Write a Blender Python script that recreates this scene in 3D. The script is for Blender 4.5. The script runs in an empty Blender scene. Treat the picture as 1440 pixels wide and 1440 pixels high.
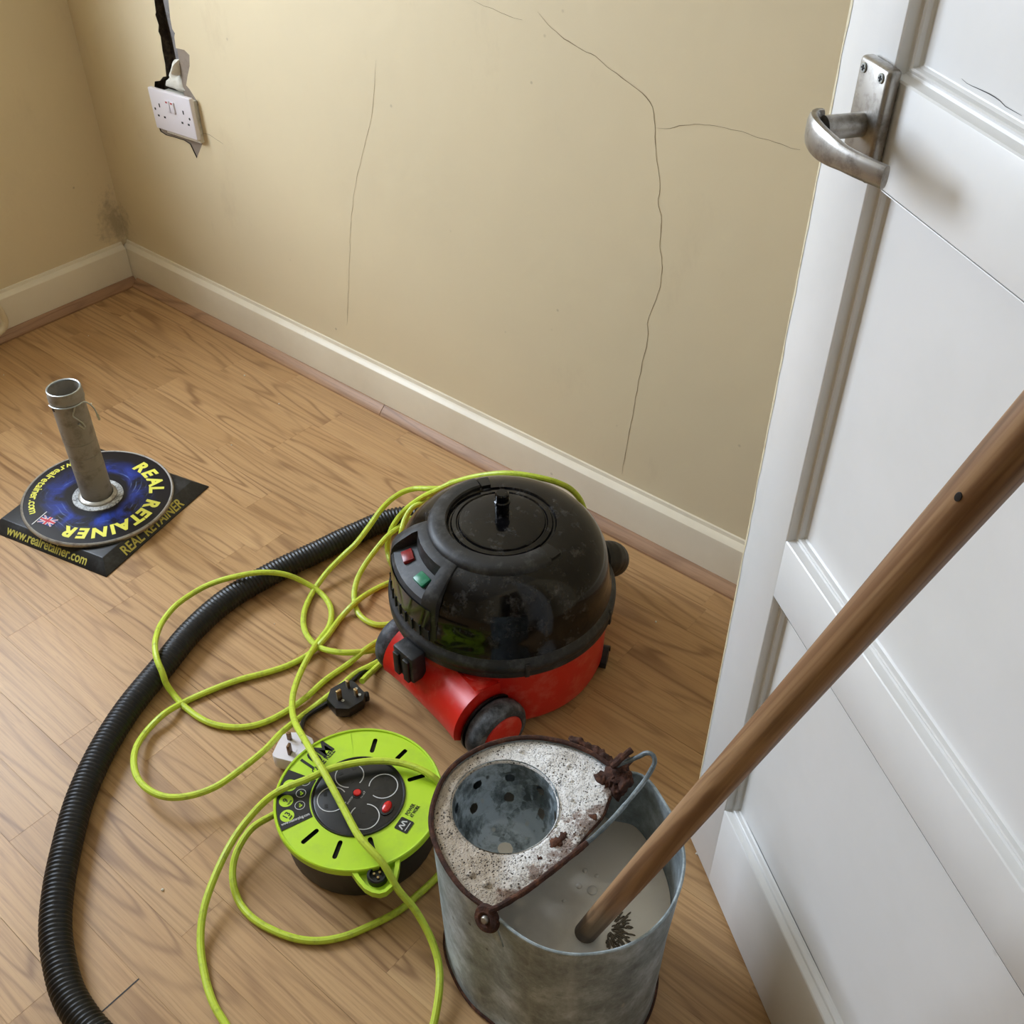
import bpy, bmesh, math, random
from mathutils import Vector, Matrix, noise
random.seed(7)
PI = math.pi

# ---------------------------------------------------------------- measured layout (metres)
CAM_R = [(0.769434, 0.638718, 0.00316), (-0.413933, 0.494865, 0.764047), (-0.486447, 0.589192, -0.645153)]
CAM_F = 1485.629
WALL_Y = 1.2393
WALL_X = -2.2485
DOOR_EDGE = (-0.3313, 0.7785)
DOOR_ANG = -0.62949
CABLE = [(-0.8562, 0.6779, 0.018), (-0.862, 0.6966, 0.012), (-0.8674, 0.7198, 0.006), (-0.8715, 0.7474, 0.006), (-0.8843, 0.7604, 0.006), (-0.8957, 0.743, 0.006), (-0.9057, 0.7192, 0.014), (-0.93, 0.6965, 0.016), (-0.9693, 0.689, 0.008), (-1.0078, 0.6976, 0.006), (-1.0394, 0.7212, 0.006), (-1.0653, 0.7601, 0.006), (-1.0755, 0.8051, 0.018), (-1.0749, 0.8511, 0.032), (-1.0671, 0.8706, 0.046), (-1.0707, 0.9098, 0.06), (-1.0716, 0.9383, 0.075), (-1.056, 0.9548, 0.1), (-1.0491, 0.978, 0.105), (-1.0349, 0.992, 0.11), (-1.0109, 0.9959, 0.12), (-0.9882, 1.0094, 0.125), (-0.9789, 1.0319, 0.13), (-0.961, 1.0334, 0.118), (-0.9737, 1.0072, 0.112), (-1.002, 1.0018, 0.11), (-1.0036, 0.9782, 0.105), (-1.0128, 0.961, 0.1), (-1.0151, 0.9429, 0.085), (-1.0063, 0.9243, 0.075), (-1.007, 0.9219, 0.06), (-0.9957, 0.9224, 0.04), (-1.0055, 0.9476, 0.05), (-1.0285, 0.9724, 0.06), (-1.0328, 0.9515, 0.055), (-1.0363, 0.9194, 0.05), (-1.0367, 0.8929, 0.04), (-1.0377, 0.8593, 0.02), (-1.0282, 0.8323, 0.012), (-1.007, 0.8045, 0.006), (-0.9697, 0.7816, 0.006), (-0.9358, 0.7826, 0.006), (-0.9164, 0.8008, 0.006), (-0.911, 0.8285, 0.006), (-0.939, 0.9281, 0.006), (-0.898, 1.0068, 0.006), (-0.8372, 1.056, 0.006), (-0.7766, 1.0769, 0.02), (-0.7196, 1.0789, 0.07), (-0.7567, 1.0996, 0.15), (-0.7698, 1.0856, 0.185), (-0.7849, 1.0666, 0.205), (-0.807, 1.0484, 0.215), (-0.8488, 1.0277, 0.215), (-0.8914, 1.0122, 0.2), (-0.9473, 0.9986, 0.165), (-0.9782, 0.9835, 0.14), (-1.0005, 0.9795, 0.12), (-1.0198, 0.9701, 0.1), (-1.0373, 0.9544, 0.075), (-1.043, 0.9332, 0.05), (-1.0398, 0.9192, 0.03), (-1.0318, 0.9113, 0.015), (-1.0068, 0.8963, 0.012), (-0.9738, 0.8869, 0.012), (-0.9778, 0.889, 0.008), (-0.9844, 0.8747, 0.006), (-0.9938, 0.8399, 0.006), (-0.9891, 0.7902, 0.015), (-0.9892, 0.7569, 0.006), (-0.9688, 0.7062, 0.014), (-0.9693, 0.6736, 0.006), (-0.9712, 0.6544, 0.006), (-0.9779, 0.6294, 0.006), (-0.9917, 0.6008, 0.006), (-1.0125, 0.5646, 0.006), (-1.0285, 0.5253, 0.006), (-1.0409, 0.4842, 0.006), (-1.0392, 0.4487, 0.014), (-1.0348, 0.4149, 0.012), (-1.0167, 0.384, 0.018), (-0.9929, 0.3641, 0.024), (-0.9608, 0.3496, 0.028), (-0.9297, 0.3479, 0.03), (-0.9009, 0.3566, 0.032), (-0.8798, 0.3772, 0.032), (-0.8648, 0.4077, 0.032), (-0.862, 0.4471, 0.03), (-0.8651, 0.4976, 0.026), (-0.8743, 0.5322, 0.02), (-0.8839, 0.5867, 0.006), (-0.8828, 0.6215, 0.006), (-0.8822, 0.6548, 0.006), (-0.8835, 0.6892, 0.006), (-0.8753, 0.7228, 0.006), (-0.8715, 0.7474, 0.006), (-0.8726, 0.7662, 0.006), (-0.8821, 0.7823, 0.006), (-0.9019, 0.7861, 0.006), (-0.9036, 0.7684, 0.006), (-0.902, 0.7281, 0.014), (-0.9064, 0.6988, 0.006), (-0.9096, 0.6505, 0.006), (-0.9052, 0.6061, 0.008), (-0.9087, 0.5748, 0.006), (-0.9173, 0.538, 0.006), (-0.932, 0.5137, 0.006), (-0.9546, 0.4948, 0.006), (-0.9847, 0.4818, 0.006), (-1.033, 0.4782, 0.006), (-1.0636, 0.4803, 0.012), (-1.0757, 0.4806, 0.024), (-1.0883, 0.4855, 0.038), (-1.1081, 0.4926, 0.045), (-1.1351, 0.5082, 0.045), (-1.1654, 0.5332, 0.036), (-1.185, 0.5568, 0.03), (-1.1975, 0.5924, 0.03), (-1.1973, 0.6423, 0.03), (-1.1808, 0.6624, 0.04), (-1.1652, 0.682, 0.045), (-1.1356, 0.7196, 0.047), (-1.1098, 0.7495, 0.036), (-1.0845, 0.7681, 0.018), (-1.0575, 0.7755, 0.006), (-1.0186, 0.7621, 0.006), (-0.9904, 0.7328, 0.006), (-0.9779, 0.6999, 0.008), (-0.96, 0.6671, 0.018), (-0.9405, 0.6295, 0.02), (-0.9129, 0.5921, 0.028), (-0.8801, 0.5626, 0.04), (-0.8423, 0.5395, 0.06), (-0.7911, 0.5166, 0.085), (-0.7551, 0.5016, 0.098), (-0.7277, 0.4923, 0.102), (-0.6925, 0.4799, 0.102), (-0.6612, 0.4688, 0.1), (-0.6183, 0.4537, 0.1), (-0.5942, 0.4508, 0.098), (-0.5739, 0.4496, 0.092), (-0.5459, 0.445, 0.07), (-0.5234, 0.4465, 0.052), (-0.5049, 0.4438, 0.04), (-0.4833, 0.4366, 0.03), (-0.461, 0.4234, 0.022), (-0.4435, 0.4054, 0.018), (-0.4304, 0.386, 0.012), (-0.4196, 0.3654, 0.006), (-0.4062, 0.3251, 0.006), (-0.4135, 0.2701, 0.006), (-0.4537, 0.2225, 0.006), (-0.5276, 0.2043, 0.006), (-0.5796, 0.2113, 0.006), (-0.6102, 0.2173, 0.006), (-0.6404, 0.2235, 0.006), (-0.6778, 0.2394, 0.006), (-0.7128, 0.2615, 0.01), (-0.7387, 0.2892, 0.02), (-0.7617, 0.3339, 0.034), (-0.7744, 0.3756, 0.046), (-0.7718, 0.4178, 0.066), (-0.7584, 0.439, 0.085), (-0.7479, 0.4543, 0.092), (-0.7396, 0.4705, 0.093), (-0.7306, 0.495, 0.0935), (-0.7254, 0.5068, 0.0935), (-0.7047, 0.5364, 0.093), (-0.6844, 0.5573, 0.092), (-0.6588, 0.5732, 0.0915), (-0.6315, 0.5815, 0.091), (-0.6133, 0.5852, 0.086), (-0.6066, 0.5895, 0.07), (-0.6009, 0.592, 0.05), (-0.5984, 0.596, 0.015), (-0.5698, 0.5869, 0.006), (-0.5533, 0.6121, 0.006), (-0.5504, 0.5511, 0.006), (-0.5489, 0.508, 0.006), (-0.5506, 0.4817, 0.006), (-0.5538, 0.4497, 0.006), (-0.5678, 0.4105, 0.006), (-0.5843, 0.3773, 0.006), (-0.608, 0.3515, 0.006), (-0.6408, 0.3339, 0.006), (-0.6906, 0.3231, 0.006), (-0.7275, 0.3292, 0.006), (-0.7552, 0.3459, 0.012), (-0.7699, 0.3665, 0.02), (-0.7793, 0.4004, 0.025), (-0.7772, 0.4308, 0.02), (-0.7754, 0.4522, 0.014), (-0.773, 0.4753, 0.012)]
BLACK_CORD = [[(-0.8559, 0.5543, 0.02), (-0.8723, 0.5745, 0.012), (-0.8778, 0.5954, 0.006), (-0.8748, 0.6184, 0.005), (-0.873, 0.6489, 0.005), (-0.8779, 0.6837, 0.005), (-0.8784, 0.7118, 0.005), (-0.8786, 0.7465, 0.005)], [(-0.8548, 0.6768, 0.02), (-0.8623, 0.694, 0.014), (-0.8684, 0.7147, 0.008), (-0.8722, 0.748, 0.005)]]
HOSE = [(-0.6647, 1.0188, 0.146), (-0.6578, 1.0348, 0.139), (-0.6645, 1.0543, 0.118), (-0.6935, 1.0736, 0.088), (-0.7434, 1.0896, 0.056), (-0.8027, 1.0991, 0.034), (-0.893, 1.1051, 0.0215), (-0.9804, 1.0698, 0.0195), (-1.0829, 0.9887, 0.0195), (-1.111, 0.9094, 0.0195), (-1.1258, 0.8383, 0.0195), (-1.1446, 0.7499, 0.0195), (-1.1532, 0.6581, 0.0195), (-1.1405, 0.5764, 0.0195), (-1.1132, 0.499, 0.0195), (-1.0835, 0.4164, 0.0195), (-1.0447, 0.3429, 0.0195), (-0.9992, 0.2799, 0.0195), (-0.9493, 0.2283, 0.0195), (-0.9032, 0.1867, 0.0195), (-0.8548, 0.1523, 0.0195), (-0.8145, 0.1329, 0.0195), (-0.7716, 0.1181, 0.0195), (-0.7146, 0.1121, 0.0195), (-0.6595, 0.1171, 0.0195), (-0.5885, 0.1274, 0.0195)]
NOTCH_L = [(-1.9256, 0.7004), (-1.9287, 0.6768), (-1.9323, 0.6715), (-1.9279, 0.6535), (-1.9333, 0.6407), (-1.9293, 0.6319), (-1.9326, 0.6047), (-1.9327, 0.5802), (-1.9374, 0.5543), (-1.9493, 0.5506), (-1.9638, 0.5399), (-1.983, 0.5346), (-1.988, 0.5233), (-1.9835, 0.5087), (-1.9902, 0.465), (-2.0044, 0.4374), (-2.0012, 0.4273), (-1.9823, 0.4236), (-1.9549, 0.4262), (-1.9193, 0.4281), (-1.901, 0.4245), (-1.8863, 0.3983)]
NOTCH_R = [(-1.8785, 0.7082), (-1.8845, 0.6729), (-1.8847, 0.6543), (-1.8786, 0.6472), (-1.8828, 0.6393), (-1.8848, 0.6187), (-1.8739, 0.6196), (-1.8575, 0.6204), (-1.8436, 0.6136), (-1.8496, 0.592), (-1.8635, 0.5696), (-1.8739, 0.5501), (-1.8653, 0.5445), (-1.8554, 0.5341), (-1.845, 0.5238), (-1.8462, 0.493), (-1.8477, 0.4785), (-1.8453, 0.4725), (-1.8467, 0.4565), (-1.8519, 0.442)]
GREY1 = [(-1.8841, 0.6403), (-1.8832, 0.631), (-1.8726, 0.6235), (-1.852, 0.625), (-1.8342, 0.6178), (-1.8418, 0.5936), (-1.8548, 0.5714), (-1.8642, 0.5547), (-1.8423, 0.5395), (-1.8497, 0.5152), (-1.8919, 0.5134), (-1.8887, 0.5644), (-1.8846, 0.5971)]
GREY2 = [(-1.9334, 0.4382), (-1.8356, 0.48), (-1.8397, 0.445), (-1.8881, 0.3897), (-1.9108, 0.414), (-1.9574, 0.4188), (-2.0107, 0.4195), (-2.011, 0.444)]
FILLER = [(-1.9621, 0.5262), (-1.955, 0.5405), (-1.9365, 0.5532), (-1.93, 0.5696), (-1.9116, 0.5807), (-1.9066, 0.5706), (-1.903, 0.5627), (-1.8918, 0.5588), (-1.8822, 0.5433), (-1.8696, 0.531), (-1.9046, 0.5259)]
CAPPING = [(-1.9027, 0.7042), (-1.8823, 0.7076), (-1.8845, 0.6729), (-1.8867, 0.6398), (-1.8844, 0.5976), (-1.8974, 0.5946), (-1.898, 0.6353), (-1.9008, 0.67)]
STUB = [(-1.8987, 0.5943), (-1.8846, 0.5971), (-1.8887, 0.5669), (-1.9014, 0.5613), (-1.9066, 0.5632)]
CRACKS = [[(-1.108, 0.8348), (-1.0644, 0.8281), (-1.0362, 0.8245), (-1.0125, 0.8233)], [(-0.9856, 0.8395), (-0.9522, 0.8194), (-0.9189, 0.8068), (-0.8853, 0.8006), (-0.858, 0.7894), (-0.8247, 0.7761), (-0.795, 0.7648), (-0.7802, 0.7479), (-0.7753, 0.7256), (-0.7707, 0.6959), (-0.7567, 0.64), (-0.7595, 0.6255), (-0.7511, 0.601), (-0.7486, 0.5533), (-0.7422, 0.5404), (-0.7418, 0.4916), (-0.7573, 0.4278), (-0.7535, 0.4125), (-0.761, 0.3378), (-0.7653, 0.2886), (-0.7714, 0.2061), (-0.7791, 0.1182)], [(-0.7753, 0.7256), (-0.758, 0.7297), (-0.7285, 0.7405), (-0.7071, 0.7475), (-0.6429, 0.7516), (-0.5909, 0.7504), (-0.5585, 0.7494)], [(-1.3214, 0.7086), (-1.3405, 0.6175), (-1.3726, 0.5418), (-1.3994, 0.4759), (-1.421, 0.4011), (-1.4421, 0.292), (-1.4675, 0.1562)], [(-1.8475, 0.461), (-1.8285, 0.4622), (-1.8088, 0.4592), (-1.7826, 0.4539)]]
SOCKET = (-1.9319, 1.2393, 0.4796)
RIM = [(-0.3679, 0.4144), (-0.4065, 0.4147), (-0.4482, 0.4277), (-0.4827, 0.4493), (-0.5038, 0.4788), (-0.5152, 0.5123), (-0.5129, 0.5461), (-0.4989, 0.5801), (-0.4742, 0.6087), (-0.4419, 0.6277), (-0.4075, 0.6367), (-0.3699, 0.6373), (-0.3415, 0.6484), (-0.3034, 0.6339), (-0.2754, 0.6164), (-0.2515, 0.5917), (-0.2381, 0.5654), (-0.2301, 0.5331), (-0.232, 0.5), (-0.2421, 0.4715), (-0.2593, 0.4478), (-0.2802, 0.4294), (-0.306, 0.4173), (-0.3342, 0.413)]
ZR = 0.265
BAIL = [(-0.3665, 0.4107, 0.273), (-0.3617, 0.4183, 0.275), (-0.3515, 0.4509, 0.275), (-0.3441, 0.4883, 0.275), (-0.3391, 0.5182, 0.275), (-0.3344, 0.5544, 0.275), (-0.332, 0.5818, 0.277), (-0.3307, 0.6107, 0.282), (-0.3298, 0.6278, 0.287), (-0.329, 0.6404, 0.297), (-0.3298, 0.6473, 0.305), (-0.3353, 0.65, 0.309), (-0.3424, 0.6487, 0.307), (-0.3486, 0.6451, 0.299), (-0.3573, 0.6413, 0.289), (-0.3654, 0.6352, 0.281), (-0.3717, 0.6306, 0.273)]
STUB_WIRE = [(-0.3719, 0.6304, 0.277), (-0.3666, 0.6328, 0.287), (-0.3631, 0.6405, 0.295), (-0.36, 0.648, 0.299)]
RUST = [(-0.44, 0.6393, 0.259), (-0.4123, 0.6438, 0.259), (-0.3902, 0.644, 0.259), (-0.3799, 0.6436, 0.259), (-0.3708, 0.6448, 0.259), (-0.3613, 0.6426, 0.259), (-0.3648, 0.6308, 0.259), (-0.3522, 0.6351, 0.259), (-0.375, 0.6312, 0.259), (-0.3743, 0.6192, 0.259), (-0.3627, 0.614, 0.259), (-0.3552, 0.6227, 0.259), (-0.3454, 0.6309, 0.259), (-0.3752, 0.611, 0.259)]
RUSTDECK = [(-0.3553, 0.5773, 0.256), (-0.3558, 0.5675, 0.256), (-0.3632, 0.5337, 0.256), (-0.3722, 0.5353, 0.256), (-0.3606, 0.5291, 0.256), (-0.3673, 0.5191, 0.256), (-0.3688, 0.5111, 0.256), (-0.3679, 0.5412, 0.256), (-0.3721, 0.5006, 0.256), (-0.3738, 0.4882, 0.256), (-0.3656, 0.4984, 0.256)]
DECKEDGE = [(-0.3675, 0.4306), (-0.3589, 0.4604), (-0.3512, 0.4923), (-0.3485, 0.5195), (-0.35, 0.553), (-0.3501, 0.5807), (-0.3585, 0.6071)]
STRANDSPT = [(-0.2806, 0.5194, 0.173)]
MOP = [(-0.3072, 0.5011, 0.172), (-0.0643, 0.4202, 0.9947)]
KNOT_T = 0.8236
KNOT_RAY = (-0.1492, 0.8067, -0.5718)
PIPE = [(-2.1935, 0.8469, 0.1554), (-2.1935, 0.8662, 0.1146), (-2.1935, 0.8756, 0.0824), (-2.1935, 0.8769, 0.0603), (-2.1935, 0.8691, 0.0475), (-2.1935, 0.853, 0.0403), (-2.1935, 0.822, 0.0344)]
PLATE = [(0.0453, 1.03), (0.0832, 1.0316), (0.0839, 0.9535), (0.0439, 0.9528)]
SCREWS = [(0.0523, 1.0249), (0.0766, 1.0246), (0.0503, 0.9573), (0.0743, 0.9577)]
DOORCRACKS = [[(0.1456, 1.0436), (0.1518, 1.0427), (0.1666, 1.0435), (0.1792, 1.044), (0.1884, 1.0434), (0.1939, 1.0422), (0.2003, 1.0423), (0.2097, 1.0423)], [(0.1463, 0.2015), (0.1779, 0.208), (0.2142, 0.2073), (0.2483, 0.2083), (0.2819, 0.2067), (0.3097, 0.2084)]]
JOINTS = {'A': [(-1.4411, 0.9546), (-1.4396, 0.9985)], 'B': [(-1.3412, 0.8747), (-1.3301, 0.9171)], 'C': [(-1.2311, 0.8202), (-1.2248, 0.8431)], 'D': [(-1.3775, 0.4086), (-1.3748, 0.4339)], 'E': [(-1.3007, 0.5342), (-1.3021, 0.5504)], 'F': [(-1.1205, 0.3185), (-1.1191, 0.3724)], 'G': [(-0.7364, 0.12), (-0.7387, 0.1857)], 'H': [(-1.91, 1.0318), (-1.8946, 1.068)], 'I': [(-1.9724, 1.1949), (-1.9709, 1.2307)]}

# ---------------------------------------------------------------- camera, world, lights, exposure
scene = bpy.context.scene
COL = scene.collection
cam_data = bpy.data.cameras.new('camera')
cam = bpy.data.objects.new('camera', cam_data)
COL.objects.link(cam)
_r, _u, _w = (Vector(v) for v in CAM_R)
M = Matrix((_r, _u, -_w)).transposed().to_4x4()
M.translation = Vector((0, 0, 1.26))
cam.matrix_world = M
cam_data.sensor_width = 36.0
cam_data.lens = CAM_F / 1440.0 * 36.0
cam_data.clip_start = 0.02
scene.camera = cam

world = bpy.data.worlds.new('world')
scene.world = world
world.use_nodes = True
wn = world.node_tree.nodes
wn['Background'].inputs[0].default_value = (0.78, 0.87, 1.0, 1)
wn['Background'].inputs[1].default_value = 1.6

WIN = dict(y0=-0.14, y1=0.84, z0=0.74, z1=1.98)      # opening in the left wall
ld = bpy.data.lights.new('window_daylight', 'AREA')
ld.shape = 'RECTANGLE'
ld.size = 0.98
ld.size_y = 1.24
ld.energy = 98
ld.color = (0.74, 0.85, 1.0)
sun_win = bpy.data.objects.new('window_daylight', ld)
COL.objects.link(sun_win)
sun_win.location = (WALL_X - 0.30, 0.35, 1.36)
sun_win.rotation_euler = (0, -PI / 2, 0)

vs = scene.view_settings
vs.view_transform = 'Standard'
vs.look = 'None'
vs.exposure = 0.0
vs.gamma = 1.0
vs.use_curve_mapping = False

# ---------------------------------------------------------------- materials
def srgb(r, g, b):
    f = lambda c: ((c / 255 + 0.055) / 1.055) ** 2.4 if c > 10.3 else c / 255 / 12.92
    return (f(r), f(g), f(b), 1.0)

class Mat:
    def __init__(s, name):
        s.m = bpy.data.materials.new(name)
        s.m.use_nodes = True
        s.t = s.m.node_tree
        s.b = s.t.nodes['Principled BSDF']
        s._tc = None
    def n(s, typ, **kw):
        nd = s.t.nodes.new(typ)
        for k, v in kw.items():
            setattr(nd, k, v)
        return nd
    def link(s, a, b):
        s.t.links.new(a, b)
    def coord(s, kind='Object'):
        if not s._tc:
            s._tc = s.n('ShaderNodeTexCoord')
        return s._tc.outputs[kind]
    def mapping(s, src, scale=(1, 1, 1), rot=(0, 0, 0)):
        mp = s.n('ShaderNodeMapping')
        mp.inputs['Scale'].default_value = scale
        mp.inputs['Rotation'].default_value = rot
        s.link(src, mp.inputs['Vector'])
        return mp.outputs[0]
    def noise(s, vec, scale, detail=4, rough=0.55, dist=0.0):
        nd = s.n('ShaderNodeTexNoise')
        nd.inputs['Scale'].default_value = scale
        nd.inputs['Detail'].default_value = detail
        nd.inputs['Roughness'].default_value = rough
        nd.inputs['Distortion'].default_value = dist
        s.link(vec, nd.inputs['Vector'])
        return nd.outputs['Fac']
    def voronoi(s, vec, scale, feature='F1', out='Distance'):
        nd = s.n('ShaderNodeTexVoronoi')
        nd.feature = feature
        nd.inputs['Scale'].default_value = scale
        s.link(vec, nd.inputs['Vector'])
        return nd.outputs[out]
    def ramp(s, src, stops, interp='LINEAR'):
        nd = s.n('ShaderNodeValToRGB')
        nd.color_ramp.interpolation = interp
        el = nd.color_ramp.elements
        while len(el) < len(stops):
            el.new(0.5)
        for e, (p, c) in zip(el, stops):
            e.position = p
            e.color = c if len(c) == 4 else (*c, 1)
        s.link(src, nd.inputs['Fac'])
        return nd.outputs['Color']
    def mix(s, fac, a, b, mode='MIX'):
        nd = s.n('ShaderNodeMix', data_type='RGBA', blend_type=mode)
        for sock, v in ((nd.inputs[0], fac), (nd.inputs[6], a), (nd.inputs[7], b)):
            if hasattr(v, 'links') or hasattr(v, 'is_linked'):
                s.link(v, sock)
            else:
                sock.default_value = v
        return nd.outputs[2]
    def math(s, op, a, b=0.0):
        nd = s.n('ShaderNodeMath', operation=op)
        for sock, v in ((nd.inputs[0], a), (nd.inputs[1], b)):
            if hasattr(v, 'is_linked'):
                s.link(v, sock)
            else:
                sock.default_value = v
        return nd.outputs[0]
    def bump(s, height, strength=0.3, dist=0.001):
        nd = s.n('ShaderNodeBump')
        nd.inputs['Strength'].default_value = strength
        nd.inputs['Distance'].default_value = dist
        s.link(height, nd.inputs['Height'])
        s.link(nd.outputs[0], s.b.inputs['Normal'])
    def set(s, color=None, rough=None, metal=None, spec=None, coat=None):
        for key, v in (('Base Color', color), ('Roughness', rough), ('Metallic', metal), ('Specular IOR Level', spec), ('Coat Weight', coat)):
            if v is None:
                continue
            if hasattr(v, 'is_linked'):
                s.link(v, s.b.inputs[key])
            else:
                s.b.inputs[key].default_value = v
        return s

BLK = (0, 0, 0, 1)
WHT = (1, 1, 1, 1)

def plain(name, color, rough=0.5, metal=0.0, wear=None, wscale=40, bump=0.0, spec=None, amount=(0.5, 0.75)):
    """one colour, with an optional second colour of dust or wear broken up by noise"""
    m = Mat(name)
    col = color
    if wear:
        f = m.noise(m.coord(), wscale, 6, 0.7)
        fac = m.ramp(f, [(amount[0], BLK), (amount[1], WHT)])
        col = m.mix(fac, color, wear)
    m.set(col, rough, metal, spec)
    if bump:
        m.bump(m.noise(m.coord(), wscale * 3, 3), bump)
    return m.m

def wall_paint():
    m = Mat('cream_wall_paint')
    c = m.coord()
    base = srgb(224, 207, 171)
    f = m.noise(c, 2.2, 5, 0.6)
    col = m.mix(m.ramp(f, [(0.35, BLK), (0.7, WHT)]), base, srgb(218, 202, 168))
    # small scuffs and specks
    sp = m.voronoi(c, 16)
    spf = m.ramp(sp, [(0.02, WHT), (0.055, BLK)])
    gate = m.ramp(m.noise(c, 9, 2), [(0.5, BLK), (0.62, WHT)])
    spots = m.math('MULTIPLY', spf, gate)
    col = m.mix(m.math('MULTIPLY', spots, 0.45), col, srgb(120, 100, 72))
    sm = m.ramp(m.noise(m.mapping(c, (3, 3, 1.4)), 2.5, 6, 0.7), [(0.6, BLK), (0.78, WHT)])
    col = m.mix(m.math('MULTIPLY', sm, 0.16), col, srgb(150, 122, 92))
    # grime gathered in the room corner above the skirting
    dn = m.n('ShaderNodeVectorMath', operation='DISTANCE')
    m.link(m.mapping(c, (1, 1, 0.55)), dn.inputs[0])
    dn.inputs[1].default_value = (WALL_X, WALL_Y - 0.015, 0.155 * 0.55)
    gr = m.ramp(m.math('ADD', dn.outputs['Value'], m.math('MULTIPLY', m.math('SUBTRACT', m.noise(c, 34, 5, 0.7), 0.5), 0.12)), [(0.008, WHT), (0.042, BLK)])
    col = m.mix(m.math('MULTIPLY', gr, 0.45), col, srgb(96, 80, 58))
    m.set(col, 0.62)
    m.bump(m.math('ADD', m.noise(c, 14, 3), m.math('MULTIPLY', m.noise(c, 160, 2), 0.08)), 0.35, 0.004)
    return m.m

def gloss_white(name, c1, c2, rough=0.33):
    m = Mat(name)
    c = m.coord()
    col = m.mix(m.ramp(m.noise(c, 5, 5, 0.6), [(0.4, BLK), (0.7, WHT)]), c1, c2)
    sp = m.ramp(m.voronoi(c, 13), [(0.025, WHT), (0.05, BLK)])
    gate = m.ramp(m.noise(c, 7, 2), [(0.5, BLK), (0.6, WHT)])
    col = m.mix(m.math('MULTIPLY', m.math('MULTIPLY', sp, gate), 0.6), col, srgb(110, 92, 70))
    m.set(col, rough)
    m.bump(m.noise(m.mapping(c, (1, 1, 0.25)), 60, 3), 0.12, 0.001)
    return m.m

def laminate(name, tone, along=0):
    """oak-print laminate; grain runs along the object's x axis, every piece takes its own cut of the log"""
    m = Mat(name)
    oi = m.n('ShaderNodeObjectInfo')
    rnd = oi.outputs['Random']
    comb = m.n('ShaderNodeCombineXYZ')
    m.link(m.math('MULTIPLY', rnd, 37.0), comb.inputs[0])
    m.link(m.math('MULTIPLY', rnd, 91.0), comb.inputs[1])
    m.link(m.math('MULTIPLY', rnd, 13.0), comb.inputs[2])
    add = m.n('ShaderNodeVectorMath', operation='ADD')
    m.link(m.coord(), add.inputs[0])
    m.link(comb.outputs[0], add.inputs[1])
    v = add.outputs[0]
    # cathedral rings: contour bands of a stretched noise field
    field = m.noise(m.mapping(v, (1.25, 12.0, 1.0)), 1.0, 2, 0.4, 0.18)
    bands = m.math('SINE', m.math('MULTIPLY', field, 84.0))
    bands = m.math('ADD', m.math('MULTIPLY', bands, 0.5), 0.5)
    bands = m.math('POWER', bands, 5.0)
    fine = m.noise(m.mapping(v, (3.2, 240, 1)), 1.0, 6, 0.72)
    pores = m.ramp(m.noise(m.mapping(v, (26, 520, 1)), 1.0, 2, 0.5), [(0.60, BLK), (0.72, WHT)])
    broad = m.noise(m.mapping(v, (1.0, 9, 1)), 1.0, 3, 0.5)
    light, mid, dark = tone
    col = m.mix(m.ramp(broad, [(0.3, BLK), (0.72, WHT)]), light, mid)
    col = m.mix(m.math('MULTIPLY', bands, m.math('MULTIPLY', m.ramp(m.noise(m.mapping(v, (1.3, 7, 1)), 1.0, 2, 0.5), [(0.36, (0.25, 0.25, 0.25, 1)), (0.64, WHT)]), 0.62)), col, dark)
    col = m.mix(m.math('MULTIPLY', m.ramp(fine, [(0.46, BLK), (0.68, WHT)]), 0.36), col, dark)
    col = m.mix(m.math('MULTIPLY', pores, 0.22), col, dark)
    hsv = m.n('ShaderNodeHueSaturation')
    m.link(col, hsv.inputs['Color'])
    m.link(m.math('ADD', m.math('MULTIPLY', m.math('FRACT', m.math('MULTIPLY', rnd, 7.13)), 0.10), 0.94), hsv.inputs['Value'])
    m.set(hsv.outputs[0], 0.42, spec=0.35)
    m.bump(fine, 0.06, 0.0005)
    return m.m

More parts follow.
